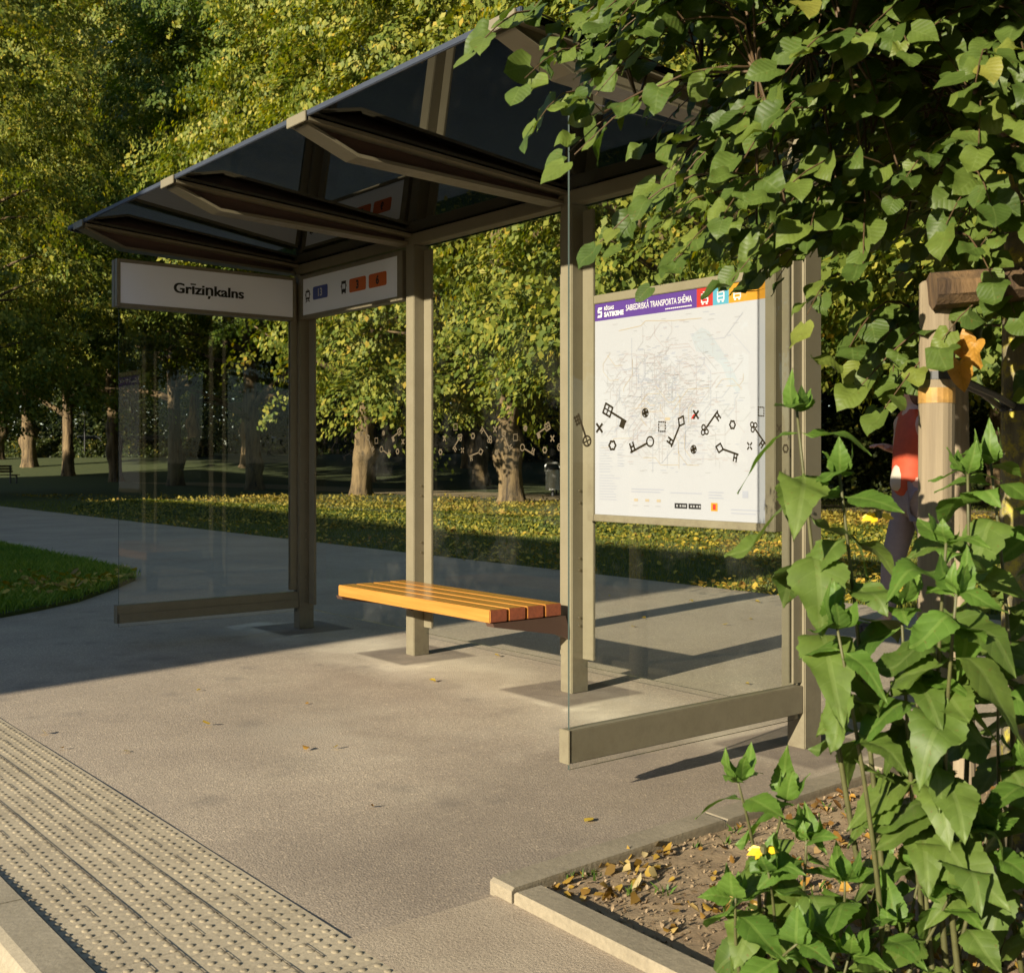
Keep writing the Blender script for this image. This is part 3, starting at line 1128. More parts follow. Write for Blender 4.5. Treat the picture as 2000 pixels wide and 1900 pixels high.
# ---- bench fixed between the middle posts
BX0, BX1, BZ = 1.41, 2.835, .46
BN = empty('bench', W((BX0 + BX1) / 2, .28), ROT, label='orange slatted wooden bench cantilevered from the middle shelter posts', cat='bench')
bc = (BX0 + BX1) / 2
seat = MB()
sw = (.45 - .03) / 4
for k in range(4):
    b0 = .06 + k * (sw + .01)
    seat.box(BX0 - bc, BX1 - bc, -(b0 + sw) + .28, -b0 + .28, BZ - .062, BZ, bev=.004)
so_ = seat.build('seat', [M['bench'], M['bench_end']], BN)
so_.data.polygons.foreach_set('material_index', [1 if abs(p.normal.x) > .8 else 0 for p in so_.data.polygons])
for i in (1, 2):
    q = i * BAY - PW / 2 - bc
    MB().prism([(-.49 + .28, BZ - .066), (-.03 + .28, BZ - .066), (-.0025 + .28, BZ - .15), (-.0025 + .28, BZ - .19), (-.06 + .28, BZ - .16), (-.48 + .28, BZ - .085)][::-1], 'x', q - .03, q + .03).build('bracket', M['frame_dark'], BN)


# ---- text helper
def text_mesh(txt, size, bold=0.0):
    c = bpy.data.curves.new('lettering', 'FONT')
    c.body = txt
    c.size = size
    c.offset = bold
    c.resolution_u = 4
    o = bpy.data.objects.new('tmp', c)
    COL.objects.link(o)
    dg = bpy.context.evaluated_depsgraph_get()
    dg.update()
    me = bpy.data.meshes.new_from_object(o.evaluated_get(dg))
    v = [tuple(x.co) for x in me.vertices]
    f = [tuple(p.vertices) for p in me.polygons]
    bpy.data.objects.remove(o)
    bpy.data.meshes.remove(me)
    return v, f


def put_text(mb, txt, size, place, x=0.0, y=0.0, align='L', bold=0.0, sx=1.0, mi=0, height=None, width=None):
    v, f = text_mesh(txt, size, bold)
    xs = [p[0] for p in v]
    ys = [p[1] for p in v]
    x0, x1 = min(xs), max(xs)
    if width: sx = width / (x1 - x0)
    off = {'L': -x0, 'C': -(x0 + x1) / 2, 'R': -x1}[align]
    mb.add([place((p[0] + off) * sx + x, p[1] + y) for p in v], f, mi)


# ---- stop name sign on the left side panel (faces along +q)
NS = empty('stop_name_sign', W(-.05, .65, 2.28), ROT, label='white stop name sign reading Grīziņkalns above the left glass panel', cat='sign')
nq = .012  # half case depth
fr_ = MB()
# case between b=.02..1.275, h 2.135..2.435 ; local origin q=-.05,b=.65,h=2.28
Y0, Y1, Z0, Z1 = -(1.275 - .65), -(.03 - .65), -.145, .155
fr_.box(.006, .05, Y0, Y0 + .022, Z0, Z1, bev=.002).box(.006, .05, Y1 - .022, Y1, Z0, Z1, bev=.002)
fr_.box(.006, .05, Y0 + .0225, Y1 - .0225, Z1 - .022, Z1, bev=.002).box(.006, .05, Y0 + .0225, Y1 - .0225, Z0, Z0 + .022, bev=.002)
fr_.box(-.05, -.006, Y0 + .001, Y1 - .001, Z0 + .001, Z1 - .001, bev=.003)
fr_.build('frame', M['frame'], NS)
pn = MB().box(.0065, .046, Y0 + .0228, Y1 - .0228, Z0 + .0228, Z1 - .0228).build('sign_panel', M['white'], NS)
# +q face seen from inside: text reads left to right along -b -> local y from front (negative) to back
tx = MB()
for kk, dx_ in enumerate((-.0026, -.0013, 0.0, .0013, .0026)):      # heavy lettering: strokes widened sideways
    put_text(tx, 'Grīziņkalns', .092, lambda x, y, kk=kk, dx_=dx_: (.0472 + .00012 * kk, x - .012 + dx_, y - .026), align='C', bold=.0012, width=.485)
tx.build('lettering', M['black'], pn)

# ---- route sign in the left back bay (faces +b i.e. local -y)
RS = empty('route_sign', W(.64, -.03, 2.29), ROT, label='white route sign with blue 13 and orange 3 and 6 plates', cat='sign')
X0, X1, Z0, Z1 = -.635, .655, -.145, .155
f2 = MB()
f2.box(X0, X0 + .03, -.03, .035, Z0, Z1, bev=.002).box(X1 - .06, X1, -.03, .035, Z0, Z1, bev=.002)
f2.box(X0 + .0305, X1 - .0605, -.03, .035, Z1 - .025, Z1, bev=.002).box(X0 + .0305, X1 - .0605, -.03, .035, Z0, Z0 + .025, bev=.002)
f2.build('frame', M['frame'], RS)
p2 = MB().box(X0 + .031, X1 - .061, -.024, .03, Z0 + .0255, Z1 - .0255).build('sign_panel', M['white'], RS)
rx = lambda q: q - .64
rz = lambda h: h - 2.29
FY = -.0248
pl = lambda x, y: (x, FY, y)


def plate(q0, q1, h0, h1, mat, num, ncol, bold):
    x0, x1, z0, z1 = rx(q0), rx(q1), rz(h0), rz(h1)
    r = .014
    poly = []
    for cx, cz, a0 in ((x1 - r, z1 - r, 0), (x0 + r, z1 - r, 90), (x0 + r, z0 + r, 180), (x1 - r, z0 + r, 270)):
        for a in (0, 30, 60, 90):
            poly.append((cx + r * math.cos(R(a0 + a)), cz + r * math.sin(R(a0 + a))))
    o = MB().prism(poly, 'y', FY, FY - .0015).build('number_plate', mat, p2)
    t = MB()
    put_text(t, num, .072, lambda x, y: (x, FY - .0022, y), (x0 + x1) / 2, (z0 + z1) / 2 - .024, 'C', bold)
    t.build('numeral', ncol, o)


plate(.178, .378, 2.262, 2.350, M['blue'], '13', M['poster_white'], .0018)
plate(.661, .866, 2.257, 2.345, M['orange'], '3', M['black'], .0035)
plate(.902, 1.110, 2.257, 2.344, M['orange'], '6', M['black'], .0035)


def vehicle_icon(qa, qb, h0, h1, tram):
    mb = MB()
    L = lambda u_, v_: (rx(qa + (qb - qa) * u_), FY - .0012, rz(h0 + (h1 - h0) * v_))

    def quad(a, b, c, d): mb.add([L(a, b), L(c, b), L(c, d), L(a, d)], [(0, 1, 2, 3)])
    quad(.12, .22, .88, .36)
    quad(.12, .36, .24, .80); quad(.76, .36, .88, .80)
    quad(.12, .74, .88, .86)
    quad(.02, .5, .10, .68); quad(.90, .5, .98, .68)
    quad(.46, .36, .54, .40)
    if tram:
        quad(.2, .86, .8, .89)
        mb.add([L(.28, .89), L(.36, .89), L(.54, 1.0), L(.46, 1.0)], [(0, 1, 2, 3)])
        mb.add([L(.72, .89), L(.64, .89), L(.46, 1.0), L(.54, 1.0)], [(0, 1, 2, 3)])
        mb.add([L(.28, .22), L(.40, .22), L(.22, .0), L(.08, .0)], [(0, 1, 2, 3)])
        mb.add([L(.60, .22), L(.72, .22), L(.92, .0), L(.78, .0)], [(0, 1, 2, 3)])
        quad(.2, .07, .8, .12)
    else:
        quad(.12, .86, .88, .95)
        quad(.14, .02, .36, .22); quad(.64, .02, .86, .22)
        quad(.36, .12, .64, .22)
    mb.build('tram_icon' if tram else 'bus_icon', M['black'], p2)


vehicle_icon(.068, .142, 2.255, 2.345, True)
vehicle_icon(.552, .628, 2.258, 2.348, False)

# ---- map case in the right back bay (faces the road)
MC = empty('map_case', W(3.52, -.05, .87), ROT, label='framed white transport map poster with purple header in right shelter bay', cat='poster')
mx = lambda q: q - 3.52
mz = lambda h: h - .87
mc = MB()
X0, X1, Z0, Z1 = mx(2.930), mx(4.100), mz(.872), mz(1.985)
mc.box(X0, X0 + .05, -.025, .03, Z0, Z1, bev=.003).box(X1 - .055, X1, -.025, .03, Z0, Z1, bev=.003)
mc.box(X0 + .0502, X1 - .0552, -.025, .03, Z1 - .042, Z1, bev=.003).box(X0 + .0502, X1 - .0552, -.025, .03, Z0, Z0 + .034, bev=.003)
mc.build('frame', M['frame'], MC)
PX0, PX1, PZ0, PZ1 = X0 + .0506, X1 - .0556, Z0 + .0345, Z1 - .0425
po = MB().box(PX0, PX1, -.016, .026, PZ0, PZ1).build('poster', M['paper'], MC)
FYm = -.0164
PW_, PH_ = PX1 - PX0, PZ1 - PZ0


def pquad(mb, u0, u1, v0, v1, mi=0, e=0.0):
    mb.add([(PX0 + PW_ * u, FYm - e, PZ0 + PH_ * v) for u, v in ((u0, v0), (u1, v0), (u1, v1), (u0, v1))], [(0, 1, 2, 3)], mi)


hd = MB()
pquad(hd, .0, .632, .918, 1.0, 0)
pquad(hd, .632, .722, .918, 1.0, 1)
pquad(hd, .722, .808, .918, 1.0, 2)
pquad(hd, .808, 1.0, .918, 1.0, 3)
ho = hd.build('header_band', [M['purple'], M['red'], M['cyan'], M['yellow']], po)
lt = MB()
lp = lambda x, y: (x, FYm - .0006, y)
# S emblem of two bent bars
ez = PZ0 + PH_ * .958
ex = PX0 + PW_ * .036


def bar(x0, x1, z0, z1, sh=.0): lt.add([lp(x0, z0), lp(x1, z0), lp(x1 + sh, z1), lp(x0 + sh, z1)], [(0, 1, 2, 3)])


bar(ex - .018, ex + .010, ez + .012, ez + .024, .004)
bar(ex - .020, ex - .008, ez + .002, ez + .012, .002)
bar(ex - .018, ex + .010, ez - .004, ez + .005, .003)
bar(ex + .002, ex + .012, ez - .014, ez - .004, .002)
bar(ex - .020, ex + .010, ez - .026, ez - .014, .003)
put_text(lt, 'RĪGAS', .024, lp, PX0 + PW_ * .062, PZ0 + PH_ * .965, 'L', .0008)
put_text(lt, 'SATIKSME', .031, lp, PX0 + PW_ * .062, PZ0 + PH_ * .934, 'L', .0015)
put_text(lt, 'SABIEDRISKĀ TRANSPORTA SHĒMA', .040, lp, PX0 + PW_ * .205, PZ0 + PH_ * .948, 'L', .0004, width=PW_ * .40)
pquadw = lambda u0, u1, v0, v1: pquad(lt, u0, u1, v0, v1, 0, .0006)
for k in range(14):
    pquadw(.45 + k * .0112, .45 + k * .0112 + .008, .928, .9335)


def mini_vehicle(u, tram):
    for a in ((-.020, .020, .935, .940), (-.020, -.014, .940, .972), (.014, .020, .940, .972), (-.020, .020, .968, .975), (-.014, .014, .951, .956), (-.016, -.006, .927, .934), (.006, .016, .927, .934)):
        pquadw(u + a[0], u + a[1], a[2], a[3])
    if tram: pquadw(u - .010, u + .010, .979, .983)


mini_vehicle(.677, True); mini_vehicle(.765, False); mini_vehicle(.853, False)
lt.build('lettering', M['poster_white'], ho)
# map: lake, faint lines and stops
mp_ = MB()
lake = [(.60, .80), (.66, .83), (.70, .81), (.74, .76), (.79, .70), (.84, .62), (.87, .55), (.85, .54), (.80, .60), (.77, .66), (.70, .71), (.63, .73)]
mp_.add([(PX0 + PW_ * u, FYm - .0003, PZ0 + PH_ * v) for u, v in lake[::-1]], [tuple(range(len(lake)))], 0)
rr = random.Random(3)


def mline(pts, wdt, mi):
    for (u0, v0), (u1, v1) in zip(pts[:-1], pts[1:]):
        a, b = Vector((PX0 + PW_ * u0, PZ0 + PH_ * v0)), Vector((PX0 + PW_ * u1, PZ0 + PH_ * v1))
        if (b - a).length < 1e-5: continue
        d = (b - a).normalized()
        n = Vector((-d.y, d.x)) * wdt / 2
        mp_.add([(p.x, FYm - .0005 - .00005 * mi, p.y) for p in (a - n, b - n, b + n, a + n)], [(0, 1, 2, 3)], mi)


for k in range(190):
    u, v = rr.gauss(.44, .17), rr.gauss(.50, .13)
    pts = [(u, v)]
    ang = rr.choice([0, 45, 90, 135, 180, 225, 270, 315])
    for _ in range(rr.randint(2, 5)):
        L = rr.uniform(.02, .08)
        u += L * math.cos(R(ang)); v += L * math.sin(R(ang))
        if not (.04 < u < .95 and .2 < v < .9): break
        pts.append((u, v))
        ang += rr.choice([-45, 0, 45])
    mline(pts, .0022, rr.choice([1, 1, 2, 3, 2, 4]))
for k in range(900):
    u, v = rr.gauss(.45, .2), rr.gauss(.52, .15)
    if not (.04 < u < .94 and .2 < v < .9): continue
    L = rr.uniform(.012, .035)
    mline([(u, v), (u + L, v)], .0032, rr.choice([1, 1, 1, 2, 3]))
mline([(.16, .86), (.30, .87), (.33, .89), (.5, .875), (.66, .87)], .003, 4)
for bx0, bx1, top_, bot in ((.03, .13, .34, .20), (.03, .17, .185, .06), (.15, .2, .33, .22)):
    v = top_
    while v > bot:
        mline([(bx0, v), (bx0 + (bx1 - bx0) * rr.uniform(.6, 1), v)], .003, 3)
        v -= .0125
for u0, u1, v in ((.24, .44, .125), (.24, .42, .113), (.48, .66, .113), (.70, .78, .12), (.70, .77, .108), (.70, .78, .096), (.82, .97, .05), (.82, .95, .035)):
    mline([(u0, v), (u1, v)], .0045, 3)
for u in (.27, .34, .41):
    mline([(u - .012, .075), (u + .012, .075)], .012, 4)
for u in (.26, .33, .40):
    mline([(u - .01, .05), (u + .02, .05)], .004, 1)
mline([(.88, .115), (.91, .115)], .03, 3)
mp_.build('map_drawing', [M['lake'], M['ink_grey'], M['ink_pink'], M['ink_blue'], M['ink_gold']], po)
bd = MB()
pquad(bd, .505, .578, .045, .068, 0, .0005)
pquad(bd, .586, .656, .045, .068, 0, .0005)
bo = bd.build('store_badges', M['black'], po)
bl = MB()
for u in (.515, .535, .55, .562, .597, .612, .63, .645):
    pquad(bl, u, u + .009, .052, .061, 0, .0009)
bl.build('badge_lettering', M['ink_grey'], bo)
ic = MB()
pquad(ic, .712, .748, .040, .075, 0, .0005)
io = ic.build('app_icon', M['yellow'], po)
i2 = MB(); pquad(i2, .722, .738, .046, .069, 0, .0009)
i2.build('icon_glyph', M['red'], io)
i3 = MB(); pquad(i3, .448, .478, .435, .447, 0, .0007); i3.build('map_arrow', M['ink_gold'], po)
i4 = MB(); i4.add([(PX0 + PW_ * u, FYm - .0007, PZ0 + PH_ * v) for u, v in ((.60, .438), (.622, .436), (.625, .46), (.612, .455))], [(0, 1, 2, 3)]); i4.build('map_pointer', M['red'], po)


# ================================================================== leaves with veins: templates
def leaf_template(kind):
    if kind == 'heart':
        t = np.array([0, .07, .18, .34, .52, .68, .82, .93, 1.0])
        hw = np.array([.24, .40, .50, .52, .45, .34, .20, .075, 0.0])
        lobe, fold, droop = .15, .16, .20
    else:
        t = np.array([0, .08, .15, .24, .34, .45, .56, .67, .78, .88, .95, 1.0])
        hw = np.array([.012, .03, .13, .24, .285, .28, .245, .195, .13, .07, .03, 0.0])
        lobe, fold, droop = .0, .22, .50
    cs = np.array([-1, -.55, 0, .55, 1]) if kind == 'heart' else np.array([-1, -.72, -.4, -.12, 0, .12, .4, .72, 1])
    if kind != 'heart':
        t2 = np.concatenate([[0, .04, .08], np.linspace(.12, 1, 27)])
        hw = np.interp(t2, t, hw)
        hw[3:-3] = np.convolve(hw, [.25, .5, .25], 'same')[3:-3]
        t = t2
    nc_ = len(cs)
    v, uv = [], []
    for i, (tt, h) in enumerate(zip(t, hw)):
        for c in cs:
            hh = h
            if kind != 'heart' and abs(c) == 1: hh = h * (1.01 if i % 2 else .965)
            x = c * hh
            y = tt - lobe * abs(c) * (1 - tt) ** 4
            if kind != 'heart' and abs(c) == 1: y += .012
            if kind == 'heart':
                z = fold * abs(c) ** 1.3 * hh - droop * tt ** 2 + (.03 * math.sin(tt * 9 + c * 2) * abs(c))
            else:
                z = fold * (1.15 * abs(c) - .75 * c * c) * hh - droop * tt ** 2.2 + .022 * math.sin(tt * 17 + c * 3) * c * c - .010 * abs(math.sin(tt * 19 - abs(c) * 3.2)) * (1 - abs(c) * .5)
            v.append((x, y, z))
            uv.append((.5 + c * hh * .9, y))
    f = []
    for i in range(len(t) - 1):
        for j in range(nc_ - 1):
            a = i * nc_ + j
            f.append((a, a + 1, a + nc_ + 1, a + nc_))
    return np.array(v), np.array(f), np.array(uv)


TPL = {k: leaf_template(k) for k in ('heart', 'lance')}


def unit(a):
    return a / (np.linalg.norm(a, axis=-1, keepdims=True) + 1e-9)


def place_leaves(kind, P, D, N, S, wscale=None, curl=None):
    """vectorised placement: P base, D direction of the midrib, N face normal, S length"""
    tv_, tf, tuv = TPL[kind]
    D = unit(D)
    N = unit(N - D * (N * D).sum(-1, keepdims=True))
    X = np.cross(D, N)
    n = len(P)
    rj = np.random.default_rng(n)
    ws = np.ones(n) if wscale is None else wscale
    cu = np.ones(n) if curl is None else curl
    tw = rj.normal(0, .38 if kind == 'heart' else .10, n)[:, None] * tv_[None, :, 1]
    bend = rj.normal(0, .16, n)[:, None] * tv_[None, :, 1] ** 2
    x = tv_[None, :, 0] * ws[:, None] * (1 + rj.normal(0, .045, (n, len(tv_))) * (np.abs(tv_[None, :, 0]) > .03))
    x = x + rj.normal(0, .10, n)[:, None] * tv_[None, :, 1] ** 2
    z = tv_[None, :, 2] * cu[:, None] + bend + rj.normal(0, .07, n)[:, None] * np.sin(tv_[None, :, 1] * 7 + tv_[None, :, 0] * 5)
    x, z = x * np.cos(tw) - z * np.sin(tw), x * np.sin(tw) + z * np.cos(tw)
    v = P[:, None, :] + S[:, None, None] * (X[:, None, :] * x[..., None] + D[:, None, :] * tv_[None, :, 1, None] + N[:, None, :] * z[..., None])
    f = (tf[None] + (np.arange(n) * len(tv_))[:, None, None]).reshape(-1, 4)
    return v.reshape(-1, 3), f, np.tile(tuv, (n, 1))


# ================================================================== young linden tree by the bed
TRX, TRY = 1.52, 3.45
LT = empty('young_linden', (TRX, TRY, .03), label='young linden with large heart shaped green leaves overhanging the shelter roof', cat='tree')
lo = Vector((TRX, TRY, .03))
tb = MB(lo)
tp = [(TRX, TRY, .0), (TRX + .01, TRY, .5), (TRX - .005, TRY + .01, 1.0), (TRX, TRY, 1.6), (TRX + .02, TRY + .02, 2.3), (TRX, TRY, 3.0), (TRX - .03, TRY + .03, 3.8), (TRX, TRY, 4.6)]
tb.tube(tp, [.075, .062, .058, .055, .05, .04, .025, .01], 14, jitter=.05)
tb.build('trunk', M['linden_bark'], LT, smooth=True)


def h_low(X):
    return np.interp(X, [-.15, -.05, .08, .22, .38, .6, .8, .95, 1.15, 1.6, 2.2, 3.4], [2.12, 2.03, 1.93, 1.80, 1.66, 1.60, 1.52, 1.62, 1.66, 1.62, 1.55, 1.7])


rg = np.random.default_rng(19)
tips = []
C0 = np.array([1.62, 3.35, 2.85])
RAD = np.array([1.70, 2.25, 1.75])
while len(tips) < 3400:
    p = C0 + RAD * rg.uniform(-1, 1, 3)
    e = ((p - C0) / RAD)
    if (e ** 2).sum() > 1: continue
    if p[2] < h_low(p[0]) + rg.uniform(0, .12) + .05 * abs(p[1] - 2.9): continue
    if (e[:2] ** 2).sum() < .10: continue
    if p[1] < 2.45 and (p[2] < CAM_H + .42 * p[1] + .17 or p[0] < .42 or p[1] < 1.15): continue  # out-of-view front leaves added to shade the crown behind them
    if p[1] > 4.4: continue
    if QB(p[0], p[1])[0] < 4.72: continue
    tips.append(p)
# hanging sprays that the photograph shows below the crown
for (px, py, ph) in ((.70, 2.75, 1.52), (.80, 2.80, 1.42), (.86, 2.85, 1.36), (.92, 3.0, 1.44), (.40, 2.75, 1.66), (.30, 2.8, 1.70), (.52, 2.75, 1.60), (.22, 2.9, 1.72), (1.35, 3.0, 1.36), (1.30, 2.95, 1.5), (1.4, 3.1, 1.30), (1.5, 3.0, 1.38), (1.12, 2.70, 1.60), (1.4, 2.68, 1.62), (1.25, 2.66, 1.66), (1.06, 2.62, 1.66), (.93, 2.9, 1.33), (.97, 2.95, 1.40), (.90, 2.8, 1.30), (1.02, 2.75, 1.46), (1.18, 2.72, 1.52), (1.3, 2.7, 1.50), (.05, 2.7, 1.95), (-.08, 2.7, 2.14), (.03, 2.75, 2.08), (.14, 2.6, 1.86)):
    tips.append(np.array([px, py, ph]))
tips = np.array(tips)
brm = MB(lo)
LP, LD, LN, LS = [], [], [], []
axis_c = np.array([TRX, TRY])
# main limbs
limbs = []
for k in range(26):
    az = 2 * math.pi * k / 26 * 1.0 + rg.uniform(-.2, .2)
    z0 = rg.uniform(1.75, 3.6)
    L = rg.uniform(.9, 1.35)
    if math.cos(az) < -.3: L *= 1.12
    pts = []
    for t in np.linspace(0, 1, 7):
        r = L * t
        pts.append(Vector((TRX + r * math.cos(az), TRY + .85 * r * math.sin(az), z0 + .55 * t - .55 * t * t + rg.uniform(-.02, .02))))
    limbs.append(pts)
    brm.tube(pts, [.011 - .0085 * t for t in np.linspace(0, 1, 7)], 6)
limb_pts = np.array([[p.x, p.y, p.z] for l in limbs for p in l])
for tip in tips:
    out = np.array([tip[0] - TRX, tip[1] - TRY, 0])
    rr_ = np.linalg.norm(out) + 1e-6
    out /= rr_
    Lt = rg.uniform(.32, .52)
    side = np.array([-out[1], out[0], 0]) * rg.uniform(-.5, .5)
    dirv = out * .8 + side
    dirv /= np.linalg.norm(dirv)
    base = tip - dirv * Lt * .85 + np.array([0, 0, Lt * rg.uniform(.15, .5)])
    ts = np.linspace(0, 1, 6)
    pts = [base + (tip - base) * t + np.array([0, 0, .07 * math.sin(math.pi * t)]) for t in ts]
    j = np.argmin(((limb_pts - base) ** 2).sum(1) + 4 * np.maximum(0, np.hypot(limb_pts[:, 0] - TRX, limb_pts[:, 1] - TRY) - rr_ + .2))
    dd = np.linalg.norm(limb_pts[j] - base)
    if dd < .42:
        pts = [limb_pts[j] + (base - limb_pts[j]) * t + np.array([0, 0, .05 * math.sin(math.pi * t)]) for t in (0, .5)] + pts
    brm.tube(pts, [.0040 - .0026 * k_ / (len(pts) - 1) for k_ in range(len(pts))], 4, cap=False)
    nl = rg.integers(8, 12)
    for k in range(nl):
        t = .08 + .92 * k / (nl - 1)
        p = base + (tip - base) * t + np.array([0, 0, .07 * math.sin(math.pi * t)])
        sgn = 1 if k % 2 else -1
        sd = np.array([-dirv[1], dirv[0], 0]) * sgn
        d = out * .35 + sd * rg.uniform(.3, .8) * (1 if k < nl - 1 else .1) + dirv * .3 + np.array([0, 0, -rg.uniform(.25, .95)]) + rg.normal(0, .15, 3)
        d /= np.linalg.norm(d)
        pet = d * rg.uniform(.015, .035)
        sunw = np.array([-.45, -.75, .42])
        nrm = out * .5 + np.array([0, 0, .5]) + sunw * .55 + rg.normal(0, .36, 3)
        LP.append(p + pet); LD.append(d); LN.append(nrm); LS.append(rg.uniform(.04, .084))
LP, LD, LN, LS = map(np.array, (LP, LD, LN, LS))
brm.build('branches', M['twig'], LT, smooth=True)
v, f, uv = place_leaves('heart', LP - np.array(lo), LD, LN, LS, rg.uniform(.85, 1.15, len(LP)), rg.uniform(.2, 1.7, len(LP)) * rg.choice([1, 1, 1, -.6], len(LP)))
link('crown', np_mesh('crown', v, f, uv=uv, smooth=True), M['linden_leaf'], LT)

YP, YD, YN, YS = [], [], [], []
for (px, py, Y, dx, dz, sc_) in ((1872, 655, 2.80, .35, -.9, .075), (1905, 665, 2.78, -.2, -1, .066), (1874, 705, 2.78, .1, -1, .072), (1890, 530, 2.95, .6, -.5, .09), (1850, 600, 3.0, -.5, -.8, .08)):
    YP.append(((px - 1000) / 2263.6 * Y, Y, CAM_H - (py - 897) / 2263.6 * Y)); YD.append((dx, -.1, dz)); YN.append((-.4 + dx * .4, -.8, .3)); YS.append(sc_)
v, f, uv = place_leaves('heart', np.array(YP) - np.array(lo), np.array(YD, float), np.array(YN, float), np.array(YS), np.full(len(YP), .78), rg.uniform(1.6, 3.2, len(YP)))
for i in range(len(YP)):
    nv = len(TPL['heart'][0]); nf = len(TPL['heart'][1])
    o_ = link('withered_leaf', np_mesh('withered_leaf', v[i * nv:(i + 1) * nv], f[:nf], uv=uv[:nv], smooth=True), M['withered'], LT)
    o_['label'] = 'withered orange leaf'

# ================================================================== stakes round the young tree
TS = empty('tree_support', (1.04, 2.86, .03), label='weathered round stakes with split log rail and black strap beside young linden', cat='tree support')
so3 = Vector((1.04, 2.86, .03))


def stake(x, y, top, r, lean=(0, 0)):
    mb = MB(so3)
    n = 10
    pts = [(x + lean[0] * t, y + lean[1] * t, .0 + top * t) for t in np.linspace(0, 1, n)]
    mb.tube(pts + [(x + lean[0], y + lean[1], top + .006)], [r] * n + [r * .86], 20, jitter=.012)
    return mb.build('stake', M['stake'], TS, smooth=False)


s1 = stake(1.04, 2.86, 1.61, .0425, (.01, 0))
s2 = stake(1.565, 4.02, 1.52, .043, (-.03, .0))
s3 = stake(2.2, 2.95, 1.60, .043)
bmr = MB(so3)
bp = [(1.015, 2.80, 1.585), (1.25, 2.79, 1.60), (1.5, 2.80, 1.585), (1.9, 2.84, 1.60), (2.3, 2.88, 1.59)]
bmr.tube(bp, [.046, .042, .048, .044, .04], 9, jitter=.10)
bmr.build('rail', M['beam'], TS)
st2 = MB(so3)
st2.tube([(1.05, 2.86, 1.372), (1.05, 2.86, 1.392)], .0455, 20)
st2.tube([(1.09, 2.87, 1.385), (1.3, 3.1, 1.345), (1.47, 3.40, 1.335)], [.011, .009, .010], 5)
st2.tube([(1.09, 2.89, 1.378), (1.28, 3.15, 1.355), (1.45, 3.45, 1.335)], [.010, .009, .010], 5)
st2.tube([(TRX, TRY, 1.32), (TRX, TRY, 1.35)], .064, 16)
st2.build('strap', M['strap'], TS)
MB(so3).tube([(1.048, 2.86, 1.315), (1.048, 2.86, 1.352)], .0436, 20).build('stain_band', M['stake_band'], s1)


